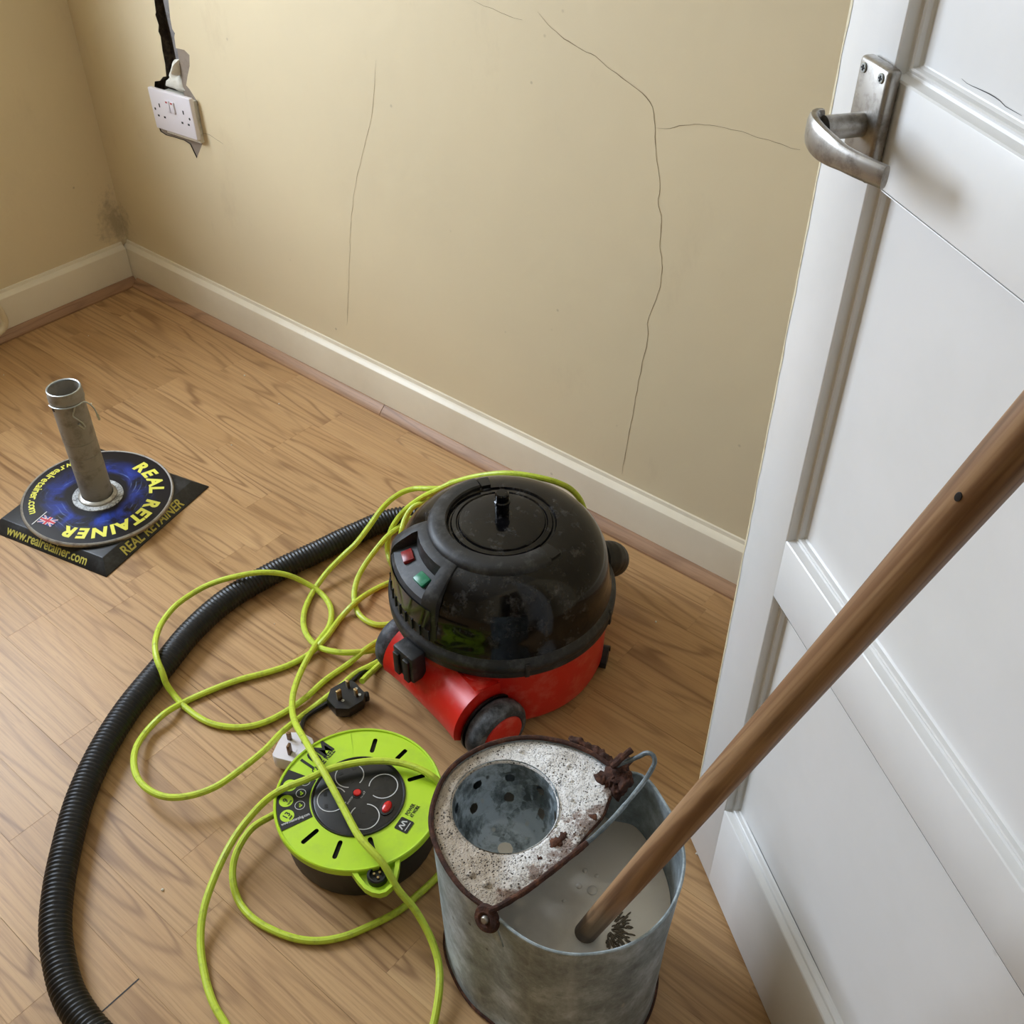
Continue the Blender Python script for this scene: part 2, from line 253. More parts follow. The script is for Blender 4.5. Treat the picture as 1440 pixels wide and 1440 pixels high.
def zinc(name, tint=1.0, rust=0.35, spangle=0.16, contrast=1.0):
    m = Mat(name)
    c = m.coord()
    nz = m.n('ShaderNodeTexNoise')
    nz.inputs['Scale'].default_value = 40
    m.link(c, nz.inputs['Vector'])
    warp = m.mix(0.03, c, nz.outputs['Color'], 'ADD')
    cell = m.voronoi(warp, 95, 'F1', 'Color')
    bw = m.n('ShaderNodeRGBToBW')
    m.link(cell, bw.inputs[0])
    k = lambda v: tuple(min(0.9, x * tint * q) for x, q in zip(v[:3], (0.96, 1.0, 1.04))) + (1,)
    t = m.math('ADD', m.math('MULTIPLY', m.math('SUBTRACT', bw.outputs[0], 0.5), spangle), m.noise(c, 17, 9, 0.74))
    t = m.math('ADD', m.math('MULTIPLY', m.math('SUBTRACT', t, 0.5), contrast), 0.5)
    col = m.ramp(t, [(0.25, k(srgb(74, 80, 80))), (0.5, k(srgb(122, 130, 132))), (0.75, k(srgb(172, 180, 184)))])
    streak = m.ramp(m.noise(m.mapping(c, (26, 26, 5), (0.3, 0.2, 0)), 1.0, 6, 0.7), [(0.52, BLK), (0.75, WHT)])
    col = m.mix(m.math('MULTIPLY', streak, 0.35), col, k(srgb(186, 190, 190)))
    rf = m.ramp(m.noise(c, 34, 8, 0.8), [(0.64, BLK), (0.71, WHT)])
    col = m.mix(m.math('MULTIPLY', rf, rust), col, srgb(64, 44, 32))
    fl = m.math('MULTIPLY', m.ramp(m.voronoi(m.mapping(c, (1, 1, 0.45)), 62), [(0.10, WHT), (0.2, BLK)]), m.ramp(m.noise(c, 14, 3), [(0.55, BLK), (0.66, WHT)]))
    col = m.mix(m.math('MULTIPLY', fl, 0.6), col, srgb(196, 194, 184))
    dk = m.math('MULTIPLY', m.ramp(m.voronoi(m.mapping(c, (1, 1, 0.7)), 48), [(0.07, WHT), (0.13, BLK)]), m.ramp(m.noise(c, 11, 3), [(0.52, BLK), (0.62, WHT)]))
    col = m.mix(m.math('MULTIPLY', dk, 0.8), col, srgb(44, 38, 34))
    m.set(col, 0.5, 0.12)
    m.bump(m.noise(c, 16, 6, 0.6), 0.4, 0.005)
    return m.m

def rust():
    m = Mat('rust')
    c = m.coord()
    col = m.ramp(m.noise(c, 60, 8, 0.75), [(0.32, srgb(30, 16, 12)), (0.52, srgb(70, 38, 24)), (0.70, srgb(120, 76, 52)), (0.88, srgb(168, 138, 118))])
    m.set(col, 0.85)
    m.bump(m.noise(c, 160, 6, 0.7), 0.9, 0.003)
    return m.m

def foam_mat():
    m = Mat('soap_foam')
    c = m.coord()
    sp_ = m.n('ShaderNodeSeparateXYZ')
    m.link(c, sp_.inputs[0])
    lay = m.math('ADD', m.math('MULTIPLY', m.math('SUBTRACT', sp_.outputs[1], 0.535), 1.6), m.math('MULTIPLY', m.math('ADD', sp_.outputs[0], 0.44), 1.6))
    thick = m.ramp(m.math('ADD', m.noise(c, 11, 4, 0.55), lay), [(0.36, BLK), (0.62, WHT)])
    col = m.mix(thick, srgb(186, 173, 156), srgb(244, 243, 242))
    col = m.mix(m.math('MULTIPLY', m.ramp(m.noise(c, 150, 5, 0.7), [(0.40, BLK), (0.70, WHT)]), 0.22), col, srgb(150, 138, 122))
    pit = None
    for sc, lo, hi, g0, g1, st in ((170, 0.17, 0.23, 0.44, 0.55, 1.0), (290, 0.20, 0.30, 0.38, 0.54, 1.0), (520, 0.20, 0.36, 0.32, 0.58, 0.7)):
        wp = c
        p = m.math('MULTIPLY', m.math('MULTIPLY', m.ramp(m.voronoi(wp, sc), [(lo, WHT), (hi, BLK)]), m.ramp(m.noise(c, 20 + sc * 0.05, 3), [(g0, BLK), (g1, WHT)])), st)
        pit = p if pit is None else m.math('MAXIMUM', pit, p)
    col = m.mix(pit, col, srgb(66, 56, 46))
    # rust washed off the deck edge into the foam
    rsx = m.math('MULTIPLY', m.math('SUBTRACT', m.math('ADD', sp_.outputs[0], m.math('MULTIPLY', m.math('SUBTRACT', m.noise(c, 55, 6, 0.7), 0.5), 0.17)), -0.372), 60.0)
    rsc = m.n('ShaderNodeClamp')
    m.link(rsx, rsc.inputs[0])
    col = m.mix(m.math('MULTIPLY', rsc.outputs[0], 0.75), col, srgb(104, 68, 44))
    m.set(col, 0.6)
    m.b.inputs['Subsurface Weight'].default_value = 0.15
    m.b.inputs['Subsurface Radius'].default_value = (0.004, 0.004, 0.004)
    m.bump(m.math('SUBTRACT', m.math('ADD', m.noise(c, 90, 4, 0.6), m.math('MULTIPLY', m.noise(c, 420, 3, 0.6), 0.4)), m.math('MULTIPLY', pit, 1.2)), 0.7, 0.0035)
    return m.m

def handle_wood():
    m = Mat('worn_ash_handle')
    c = m.coord()
    v = m.mapping(c, (1, 1, 0.05))
    f = m.noise(v, 42, 3, 0.5, 0.8)
    b = m.math('ADD', m.math('MULTIPLY', m.math('SINE', m.math('MULTIPLY', f, 34)), 0.5), 0.5)
    fine = m.noise(m.mapping(c, (1, 1, 0.03)), 420, 4, 0.6)
    col = m.mix(b, srgb(180, 143, 104), srgb(134, 96, 63))
    st2 = m.ramp(m.noise(m.mapping(c, (1, 1, 0.04)), 90, 4, 0.6), [(0.54, BLK), (0.66, WHT)])
    col = m.mix(m.math('MULTIPLY', fine, 0.6), col, srgb(112, 82, 56))
    col = m.mix(m.math('MULTIPLY', st2, 0.5), col, srgb(86, 58, 36))
    sepz = m.n('ShaderNodeSeparateXYZ')
    m.link(c, sepz.inputs[0])
    wet = m.ramp(m.math('ADD', sepz.outputs[2], m.math('MULTIPLY', m.noise(c, 60, 3), 0.03)), [(0.03, WHT), (0.055, BLK)])
    col = m.mix(m.math('MULTIPLY', wet, 0.8), col, srgb(52, 34, 20))
    m.set(col, 0.5)
    m.bump(fine, 0.12, 0.0006)
    return m.m

def glossy_black():
    m = Mat('glossy_black_plastic')
    c = m.coord()
    dust = m.math('MULTIPLY', m.ramp(m.noise(c, 38, 8, 0.8), [(0.53, BLK), (0.74, WHT)]), 0.28)
    scr = m.math('MULTIPLY', m.ramp(m.noise(m.mapping(c, (40, 8, 8), (0.3, 0.5, 0.7)), 6, 6, 0.8), [(0.66, BLK), (0.8, WHT)]), 0.18)
    f = m.math('MAXIMUM', dust, scr)
    m.set(m.mix(f, srgb(9, 9, 11), srgb(140, 138, 136)), m.math('ADD', m.math('MULTIPLY', f, 0.9), 0.11), spec=0.36)
    return m.m

def cord_mat(name, c1, c2):
    m = Mat(name)
    col = m.mix(m.ramp(m.noise(m.coord(), 90, 6, 0.7), [(0.5, BLK), (0.78, WHT)]), c1, c2)
    m.set(col, 0.42)
    return m.m

def print_blue():
    m = Mat('swirl_print')
    c = m.coord()
    sep = m.n('ShaderNodeSeparateXYZ')
    m.link(c, sep.inputs[0])
    r = m.math('SQRT', m.math('ADD', m.math('POWER', sep.outputs[0], 2.0), m.math('POWER', sep.outputs[1], 2.0)))
    ring = m.ramp(m.math('ADD', r, m.math('MULTIPLY', m.math('SUBTRACT', m.noise(c, 9, 3), 0.5), 0.05)), [(0.056, BLK), (0.066, WHT), (0.074, WHT), (0.104, BLK)])
    n1 = m.noise(c, 18, 5, 0.6, 1.2)
    col = m.mix(m.math('MULTIPLY', ring, m.ramp(n1, [(0.38, BLK), (0.62, WHT)])), srgb(13, 14, 22), srgb(38, 66, 168))
    st = m.math('SINE', m.math('ADD', m.math('MULTIPLY', r, 620), m.math('MULTIPLY', m.noise(c, 7, 2, 0.4, 0.6), 46)))
    stf = m.math('MULTIPLY', m.ramp(st, [(0.70, BLK), (1.0, WHT)]), m.math('MULTIPLY', ring, m.ramp(m.noise(c, 26, 3), [(0.48, BLK), (0.7, WHT)])))
    col = m.mix(m.math('MULTIPLY', stf, 0.6), col, srgb(150, 180, 230))
    m.set(col, 0.33)
    return m.m

MT = {}
MT['wall'] = wall_paint()
MT['door'] = gloss_white('white_gloss_paint', srgb(233, 232, 230), srgb(226, 225, 222))
MT['skirt'] = gloss_white('cream_gloss_paint', srgb(232, 221, 198), srgb(222, 210, 186), 0.38)
MT['ceiling'] = plain('ceiling_white', srgb(225, 220, 208), 0.8)
OAK = (srgb(198, 160, 114), srgb(181, 141, 95), srgb(110, 72, 42))
MT['plank'] = laminate('oak_laminate', OAK)
MT['bead'] = laminate('oak_bead', (srgb(184, 146, 112), srgb(160, 122, 92), srgb(92, 62, 46)))
MT['subfloor'] = plain('subfloor', srgb(60, 42, 26), 0.8)
MT['dark_chase'] = plain('old_brick', srgb(52, 42, 33), 0.95, wear=srgb(104, 90, 70), wscale=60, bump=0.8)
MT['plaster'] = plain('grey_plaster', srgb(150, 136, 122), 0.9, wear=srgb(132, 118, 104), wscale=30, bump=0.3)
MT['filler'] = plain('white_filler', srgb(232, 228, 216), 0.85, wear=srgb(206, 200, 184), wscale=80, bump=0.6)
MT['capping'] = plain('grey_capping', srgb(138, 136, 138), 0.5, 0.2, wear=srgb(100, 96, 94), wscale=70)
MT['crack'] = plain('crack', srgb(134, 114, 84), 0.9)
MT['pvc'] = plain('white_moulded_plastic', srgb(232, 226, 230), 0.28)
MT['slot'] = plain('dark_slot', srgb(22, 20, 20), 0.6)
MT['red_print'] = plain('red_print', srgb(170, 40, 40), 0.4)
MT['cast_alu'] = plain('satin_aluminium', srgb(170, 166, 160), 0.36, 0.9, wear=srgb(104, 98, 90), wscale=60, amount=(0.45, 0.75))
MT['worn_edge'] = plain('worn_cream_edge', srgb(226, 214, 182), 0.6, wear=srgb(190, 168, 128), wscale=90)
MT['red'] = plain('red_plastic', srgb(206, 30, 18), 0.36, wear=srgb(224, 120, 102), wscale=30, amount=(0.50, 0.92))
MT['black'] = glossy_black()
MT['black_matte'] = plain('dusty_black_plastic', srgb(26, 27, 29), 0.5, wear=srgb(96, 96, 96), wscale=42, amount=(0.5, 0.95))
MT['tyre'] = plain('grey_black_rubber', srgb(44, 47, 52), 0.55, wear=srgb(138, 142, 150), wscale=45, amount=(0.44, 0.85))
MT['deep_black'] = plain('deep_black', srgb(8, 8, 9), 0.45)
MT['sw_red'] = plain('switch_red', srgb(128, 22, 26), 0.3, wear=srgb(170, 90, 90), wscale=80)
MT['sw_green'] = plain('switch_green', srgb(22, 116, 82), 0.3, wear=srgb(90, 150, 130), wscale=80)
MT['hose'] = plain('hose_plastic', srgb(22, 22, 23), 0.4, wear=srgb(70, 70, 70), wscale=30, amount=(0.55, 0.95))
MT['lime'] = plain('lime_plastic', srgb(186, 222, 44), 0.36, wear=srgb(170, 204, 60), wscale=20)
MT['lime_cord'] = cord_mat('lime_cord', srgb(196, 216, 66), srgb(150, 160, 62))
MT['black_cord'] = plain('black_cord', srgb(18, 16, 16), 0.45)
MT['reel_black'] = plain('reel_black', srgb(24, 25, 27), 0.33)
MT['reel_body'] = plain('reel_body', srgb(40, 38, 40), 0.5, wear=srgb(66, 62, 62), wscale=40)
MT['silver_print'] = plain('silver_print', srgb(206, 206, 206), 0.4)
MT['red_button'] = plain('red_button', srgb(205, 36, 34), 0.25)
MT['brass'] = plain('worn_brass', srgb(176, 150, 104), 0.35, 0.9, wear=srgb(96, 70, 44), wscale=120)
MT['brown_pin'] = plain('tarnished_pin', srgb(120, 92, 66), 0.4, 0.7, wear=srgb(52, 36, 26), wscale=160)
MT['zinc'] = zinc('galvanised_steel', 1.5, 0.4, 0.08, 1.2)
MT['zinc_in'] = zinc('galvanised_strainer', 1.25, 0.4, 0.16, 2.8)
MT['zinc_bail'] = zinc('dull_bail_wire', 0.85, 0.6, 0.1, 1.6)
MT['rust'] = rust()
MT['water'] = plain('milky_water', srgb(232, 222, 206), 0.12, wear=srgb(220, 208, 190), wscale=14)
MT['foam'] = foam_mat()
MT['wood'] = handle_wood()
MT['wet_mop'] = plain('wet_mop_yarn', srgb(112, 98, 78), 0.7, wear=srgb(60, 48, 34), wscale=120)
MT['pipe_paint'] = plain('pipe_paint', srgb(222, 206, 172), 0.35)
MT['tube'] = plain('grey_cardboard_tube', srgb(146, 140, 130), 0.55, wear=srgb(100, 93, 84), wscale=34, bump=0.2)
MT['steel_wire'] = plain('zinc_wire', srgb(176, 182, 182), 0.35, 0.9)
MT['rim_steel'] = plain('bare_steel', srgb(170, 166, 158), 0.4, 0.8, wear=srgb(110, 104, 98), wscale=90)
MT['washer'] = plain('scuffed_white_washer', srgb(205, 208, 208), 0.6, wear=srgb(110, 110, 110), wscale=160, amount=(0.45, 0.62))
MT['base_black'] = plain('black_base_plastic', srgb(24, 25, 26), 0.36, wear=srgb(62, 64, 66), wscale=22)
MT['swirl'] = print_blue()
MT['yellow_print'] = plain('yellow_print', srgb(236, 232, 92), 0.45)
MT['yellow_dim'] = plain('faded_yellow_print', srgb(196, 186, 84), 0.5)
MT['white_print'] = plain('white_print', srgb(225, 225, 225), 0.45)
MT['flag_blue'] = plain('flag_blue', srgb(36, 52, 130), 0.4)
MT['flag_red'] = plain('flag_red', srgb(206, 48, 66), 0.4)
MT['upvc'] = plain('window_frame_white', srgb(230, 230, 228), 0.35)
glass = Mat('window_glass')
_tr = glass.n('ShaderNodeBsdfTransparent')
_gl = glass.n('ShaderNodeBsdfGlossy')
_gl.inputs['Roughness'].default_value = 0.02
_mx = glass.n('ShaderNodeMixShader')
_mx.inputs[0].default_value = 0.06
glass.link(_tr.outputs[0], _mx.inputs[1])
glass.link(_gl.outputs[0], _mx.inputs[2])
glass.link(_mx.outputs[0], glass.t.nodes['Material Output'].inputs['Surface'])
MT['glass'] = glass.m

# ---------------------------------------------------------------- mesh helpers
class MB:
    """collects vertices and faces of one mesh"""
    def __init__(s):
        s.v, s.f = [], []
    def add(s, vs, fs):
        o = len(s.v)
        s.v += [tuple(p) for p in vs]
        s.f += [tuple(i + o for i in f) for f in fs]
        return s
    def box(s, a, b, T=None):
        (x0, y0, z0), (x1, y1, z1) = a, b
        vs = [Vector(p) for p in ((x0, y0, z0), (x1, y0, z0), (x1, y1, z0), (x0, y1, z0), (x0, y0, z1), (x1, y0, z1), (x1, y1, z1), (x0, y1, z1))]
        if T is not None:
            vs = [T @ p for p in vs]
        return s.add(vs, [(0, 3, 2, 1), (4, 5, 6, 7), (0, 1, 5, 4), (1, 2, 6, 5), (2, 3, 7, 6), (3, 0, 4, 7)])
    def lathe(s, prof, n=48, T=None, a0=0.0, a1=2 * PI, cap=False):
        full = abs(a1 - a0 - 2 * PI) < 1e-6
        cnt = n if full else n + 1
        vs = []
        for i in range(cnt):
            a = a0 + (a1 - a0) * i / n
            for r, z in prof:
                p = Vector((r * math.cos(a), r * math.sin(a), z))
                vs.append(T @ p if T is not None else p)
        k = len(prof)
        fs = []
        for i in range(n):
            j = (i + 1) % cnt
            for q in range(k - 1):
                fs.append((i * k + q, j * k + q, j * k + q + 1, i * k + q + 1))
        if cap and not full:
            fs.append(tuple(range(k)))
            fs.append(tuple(range((cnt - 1) * k + k - 1, (cnt - 1) * k - 1, -1)))
        return s.add(vs, fs)
    def disc(s, r, z, n=48, T=None):
        vs = [Vector((r * math.cos(2 * PI * i / n), r * math.sin(2 * PI * i / n), z)) for i in range(n)]
        if T is not None:
            vs = [T @ p for p in vs]
        return s.add(vs, [tuple(range(n))])
    def cyl(s, r, z0, z1, n=32, T=None, bev=0.0, r1=None):
        r1 = r if r1 is None else r1
        if bev:
            prof = [(0, z0), (r - bev, z0), (r, z0 + bev), (r1, z1 - bev), (r1 - bev, z1), (0, z1)]
        else:
            prof = [(0, z0), (r, z0), (r1, z1), (0, z1)]
        return s.lathe(prof, n, T)
    def prism(s, pts, z0, z1, T=None):
        n = len(pts)
        vs = [Vector((x, y, z0)) for x, y in pts] + [Vector((x, y, z1)) for x, y in pts]
        if T is not None:
            vs = [T @ p for p in vs]
        fs = [tuple(range(n - 1, -1, -1)), tuple(range(n, 2 * n))]
        fs += [(i, (i + 1) % n, n + (i + 1) % n, n + i) for i in range(n)]
        return s.add(vs, fs)
    def tube(s, pts, rad, n=10, ends=True, rfun=None):
        pts = [Vector(p) for p in pts]
        m = len(pts)
        tang = []
        for i in range(m):
            d = pts[min(i + 1, m - 1)] - pts[max(i - 1, 0)]
            tang.append(d.normalized())
        up = Vector((0, 0, 1)) if abs(tang[0].z) < 0.9 else Vector((1, 0, 0))
        side = tang[0].cross(up).normalized()
        vs = []
        for i in range(m):
            side = (side - tang[i] * side.dot(tang[i])).normalized()
            nor = side.cross(tang[i])
            r = rfun(i) if rfun else rad
            for k in range(n):
                a = 2 * PI * k / n
                vs.append(pts[i] + (side * math.cos(a) + nor * math.sin(a)) * r)
        fs = [(i * n + k, i * n + (k + 1) % n, (i + 1) * n + (k + 1) % n, (i + 1) * n + k) for i in range(m - 1) for k in range(n)]
        if ends:
            fs += [tuple(range(n - 1, -1, -1)), tuple(range((m - 1) * n, m * n))]
        return s.add(vs, fs)
    def build(s, name, mat, parent=None, smooth=True, bevel=0.0, angle=35, segs=2):
        me = bpy.data.meshes.new(name)
        me.from_pydata(s.v, [], s.f)
        bm = bmesh.new()
        bm.from_mesh(me)
        bmesh.ops.remove_doubles(bm, verts=bm.verts, dist=1e-6)
        bmesh.ops.recalc_face_normals(bm, faces=bm.faces)
        if bevel:
            es = [e for e in bm.edges if len(e.link_faces) == 2 and e.calc_face_angle(0) > 0.5]
            bmesh.ops.bevel(bm, geom=es, offset=bevel, segments=segs, profile=0.5, affect='EDGES')
        if smooth:
            for f in bm.faces:
                f.smooth = True
            lim = math.radians(angle)
            for e in bm.edges:
                if len(e.link_faces) == 2 and e.calc_face_angle(0) > lim:
                    e.smooth = False
        bm.to_mesh(me)
        bm.free()
        me.materials.append(mat)
        o = bpy.data.objects.new(name, me)
        COL.objects.link(o)
        if parent is not None:
            o.parent = parent
        return o

def empty(name, loc=(0, 0, 0), rz=0.0, parent=None):
    o = bpy.data.objects.new(name, None)
    o.empty_display_size = 0.05
    COL.objects.link(o)
    o.location = loc
    o.rotation_euler = (0, 0, rz)
    if parent is not None:
        o.parent = parent
    return o

def tag(o, label, cat, group=None, kind=None):
    o['label'] = label
    o['category'] = cat
    if group:
        o['group'] = group
    if kind:
        o['kind'] = kind
    return o

def struct(o):
    o['kind'] = 'structure'
    return o

def copy_to(src, loc, rot=None, name=None, parent=None):
    c = src.copy()
    COL.objects.link(c)
    c.location = loc
    if rot is not None:
        c.rotation_euler = rot
    if parent is not None:
        c.parent = parent
    return c

def smooth_path(pts, step=0.006, closed=False):
    """Catmull-Rom through the points, resampled evenly"""
    P = [Vector(p) for p in pts]
    n = len(P)
    dense = []
    rng = range(n) if closed else range(n - 1)
    for i in rng:
        if closed:
            p0, p1, p2, p3 = P[(i - 1) % n], P[i], P[(i + 1) % n], P[(i + 2) % n]
        else:
            p1, p2 = P[i], P[i + 1]
            p0 = P[i - 1] if i else p1 * 2 - p2
            p3 = P[i + 2] if i + 2 < n else p2 * 2 - p1
        # centripetal
        t0 = 0.0
        t1 = t0 + max((p1 - p0).length, 1e-5) ** 0.5
        t2 = t1 + max((p2 - p1).length, 1e-5) ** 0.5
        t3 = t2 + max((p3 - p2).length, 1e-5) ** 0.5
        for k in range(16):
            t = t1 + (t2 - t1) * k / 16
            a1 = p0 * ((t1 - t) / (t1 - t0)) + p1 * ((t - t0) / (t1 - t0))
            a2 = p1 * ((t2 - t) / (t2 - t1)) + p2 * ((t - t1) / (t2 - t1))
            a3 = p2 * ((t3 - t) / (t3 - t2)) + p3 * ((t - t2) / (t3 - t2))
            b1 = a1 * ((t2 - t) / (t2 - t0)) + a2 * ((t - t0) / (t2 - t0))
            b2 = a2 * ((t3 - t) / (t3 - t1)) + a3 * ((t - t1) / (t3 - t1))
            dense.append(b1 * ((t2 - t) / (t2 - t1)) + b2 * ((t - t1) / (t2 - t1)))
    if not closed:
        dense.append(P[-1].copy())
    else:
        dense.append(dense[0].copy())
    out = [dense[0]]
    acc = 0.0
    for a, b in zip(dense, dense[1:]):
        seg = (b - a).length
        while acc + seg >= step:
            t = (step - acc) / seg if seg else 0
            a = a.lerp(b, t)
            out.append(a)
            seg = (b - a).length
            acc = 0.0
        acc += seg
    if not closed:
        out.append(dense[-1])
    return out

def text_bm(body, size, bold=0.0, shear=0.0, spacing=1.0, align='LEFT'):
    cu = bpy.data.curves.new('lettering', 'FONT')
    cu.body = body
    cu.size = size
    cu.offset = bold * size
    cu.shear = shear
    cu.space_character = spacing
    cu.align_x = align
    cu.extrude = 0.0002
    cu.resolution_u = 3
    o = bpy.data.objects.new('lettering', cu)
    COL.objects.link(o)
    dg = bpy.context.evaluated_depsgraph_get()
    dg.update()
    me = bpy.data.meshes.new_from_object(o.evaluated_get(dg))
    vs = [v.co.copy() for v in me.vertices]
    fs = [tuple(p.vertices) for p in me.polygons]
    bpy.data.objects.remove(o)
    bpy.data.curves.remove(cu)
    bpy.data.meshes.remove(me)
    return vs, fs

def lettering(body, size, T, mat, parent, bold=0.0, shear=0.0, spacing=1.0, align='LEFT', name='lettering', xs=1.0, width=None):
    vs, fs = text_bm(body, size, bold, shear, spacing, align)
    if width:
        xs = width / (max(v.x for v in vs) - min(v.x for v in vs))
    mb = MB()
    mb.add([T @ Vector((v.x * xs, v.y, v.z)) for v in vs], fs)
    return mb.build(name, mat, parent, smooth=False)

def arc_lettering(body, size, R, a0, a1, z, mat, parent, tops_out=True, bold=0.0, shear=0.0, T=None):
    """letters spread from angle a0 to a1 on a circle"""
    widths = []
    meshes = []
    for ch in body:
        if ch == ' ':
            widths.append(size * 0.45)
            meshes.append(None)
            continue
        vs, fs = text_bm(ch, size, bold, shear)
        x0 = min(v.x for v in vs)
        x1 = max(v.x for v in vs)
        widths.append(x1 - x0 + size * (-0.22 if ch == 'T' else -0.02 if ch == 'A' else 0.10))
        meshes.append(([Vector((v.x - (x0 + x1) / 2, v.y, v.z)) for v in vs], fs))
    tot = sum(widths)
    mb = MB()
    acc = 0.0
    for w, me in zip(widths, meshes):
        a = a0 + (a1 - a0) * (acc + w / 2) / tot
        acc += w
        if me is None:
            continue
        rot = a - PI / 2 if tops_out else a + PI / 2
        off = R if tops_out else R + size * 0.7
        L = Matrix.Translation((off * math.cos(a), off * math.sin(a), z)) @ Matrix.Rotation(rot, 4, 'Z')
        if T is not None:
            L = T @ L
        mb.add([L @ v for v in me[0]], me[1])
    return mb.build('lettering', mat, parent, smooth=False)

Rz = lambda a: Matrix.Rotation(a, 4, 'Z')
Rx = lambda a: Matrix.Rotation(a, 4, 'X')
Ry = lambda a: Matrix.Rotation(a, 4, 'Y')
Tr = lambda *p: Matrix.Translation(p)

# ================================================================ ROOM
X0, Y1 = WALL_X, WALL_Y + 0.006          # wall faces (the oak bead stands proud of them)
XR, YF, ZC = 0.225, -3.0, 2.46           # right wall, front wall, ceiling
XH = 2.30                                # far side of the hall behind the doorway

# --- floor: a slab with laminate strips laid on it
fl = struct(MB().box((X0 - 0.3, YF - 0.1, -0.05), (XH + 0.1, Y1 + 0.25, -0.009)).build('floor', MT['subfloor'], smooth=False))
STRIP = 0.0655
ROW0 = 0.1205                            # one row edge, taken from the open joint near the hose
fixed = {}                               # joints seen in the photograph: row -> x positions
for (p, q) in JOINTS.values():
    yc = (p[1] + q[1]) / 2
    if abs(p[1] - q[1]) > 0.03:
        pass
    fixed.setdefault(math.floor((yc - ROW0) / STRIP), []).append((p[0] + q[0]) / 2)
seen, rest = [], MB()
row = math.floor((YF - ROW0) / STRIP)
while True:
    y0 = ROW0 + row * STRIP
    if y0 > Y1:
        break
    rng = random.Random(row * 77 + 5)
    xs = sorted(fixed.get(row, []))
    cuts = list(xs) if xs else [-1.6 + rng.random() * 0.4]
    while cuts[0] > X0:
        cuts.insert(0, cuts[0] - rng.uniform(0.27, 0.52))
    while cuts[-1] < XH:
        cuts.append(cuts[-1] + rng.uniform(0.27, 0.52))
    for a, b in zip(cuts, cuts[1:]):
        a, b = max(a, X0 - 0.02), min(b, XH)
        if b - a < 0.01:
            continue
        g = 0.0005 if row % 3 == 0 else 0.0001       # every third row edge is a board joint
        bx = (a + 0.00006, y0 + g * 0.5, -0.009), (b - 0.00006, min(y0 + STRIP - 0.00005, Y1 + 0.02), 0.0)
        if y0 > -0.02 and a < 0.12 and b > X0:
            o = MB()
            h = 0.00018
            (ax, ay, az), (cx, cy, cz) = bx
            cx0, cy0 = (ax + cx) / 2, (ay + cy) / 2
            vs = [(x - cx0, y - cy0, z) for x, y, z in ((ax, ay, az), (cx, ay, az), (cx, cy, az), (ax, cy, az), (ax, ay, -h), (cx, ay, -h), (cx, cy, -h), (ax, cy, -h),
                  (ax + h, ay + h, 0), (cx - h, ay + h, 0), (cx - h, cy - h, 0), (ax + h, cy - h, 0))]
            o.add(vs, [(0, 1, 5, 4), (1, 2, 6, 5), (2, 3, 7, 6), (3, 0, 4, 7), (4, 5, 9, 8), (5, 6, 10, 9), (6, 7, 11, 10), (7, 4, 8, 11), (8, 9, 10, 11)])
            pl = o.build('plank', MT['plank'], fl, smooth=False)
            pl.location = (cx0, cy0, 0)
            seen.append(pl)
        else:
            rest.box(*bx)
    row += 1
rp = rest.build('plank_field', MT['plank'], fl, smooth=False)
rp['kind'] = 'stuff'
# the open end joint beside the hose
(gx, gy), (gx2, gy2) = JOINTS['G']
MB().box((gx - 0.0012, gy - 0.06, 0.0001), (gx + 0.0006, gy2, 0.0003)).build('open_joint', MT['slot'], fl, smooth=False)

# --- back wall: paint skin with the chased-out channel cut into it
def wall_skin():
    L = [(x, z) for x, z in NOTCH_L]
    Rr = [(x, z) for x, z in NOTCH_R]
    top_l = (L[0][0] + 0.004, ZC)
    top_r = (Rr[0][0] + 0.004, ZC)
    rng = random.Random(3)
    left_up = [(L[0][0] + 0.004 + rng.uniform(-0.003, 0.003), z) for z in [0.75 + 0.08 * k for k in range(20)]]
    right_up = [(Rr[0][0] + 0.004 + rng.uniform(-0.003, 0.003), z) for z in [0.75 + 0.08 * k for k in range(20)]]
    notch = [top_l] + left_up[::-1] + L + Rr[::-1] + right_up + [top_r]
    outer = [(XH, ZC), (XH, 0.0), (X0 - 0.25, 0.0), (X0 - 0.25, ZC)]
    loop = notch + outer
    n = len(loop)
    mb = MB()
    vs = [(x, Y1, z) for x, z in loop]
    mb.add(vs, [tuple(range(n))])
    k = len(notch)
    # body of the wall behind
    mb.box((X0 - 0.25, Y1 + 0.024, 0.0), (XH, Y1 + 0.20, ZC))
    return mb
wb = struct(wall_skin().build('wall_back', MT['wall'], smooth=False))
xs_ = [p[0] for p in NOTCH_L]
_n = [(NOTCH_L[0][0] + 0.004, ZC)] + NOTCH_L + NOTCH_R[::-1] + [(NOTCH_R[0][0] + 0.004, ZC)]
MB().add([(x, Y1 + 0.0006, z) for x, z in _n] + [(x, Y1 + 0.024, z) for x, z in _n], [(i, i + 1, len(_n) + i + 1, len(_n) + i) for i in range(len(_n) - 1)]).build('chase_side', MT['dark_chase'], wb, smooth=False)
MB().box((min(xs_) - 0.05, Y1 + 0.019, 0.36), (max(xs_) + 0.05, Y1 + 0.0238, ZC)).build('cable_chase', MT['dark_chase'], wb, smooth=False)
def wall_slab(pts, y_front, y_back, name, mat, par, rough=0.0):
    mb = MB()
    n = len(pts)
    rng = random.Random(n)
    mb.add([(x, y_front + rng.uniform(-rough, rough), z) for x, z in pts] + [(x, y_back, z) for x, z in pts],
           [tuple(range(n))] + [(i, (i + 1) % n, n + (i + 1) % n, n + i) for i in range(n)])
    return mb.build(name, mat, par, smooth=False)
wall_slab(GREY1, Y1 + 0.0022, Y1 + 0.02, 'exposed_plaster', MT['plaster'], wb)
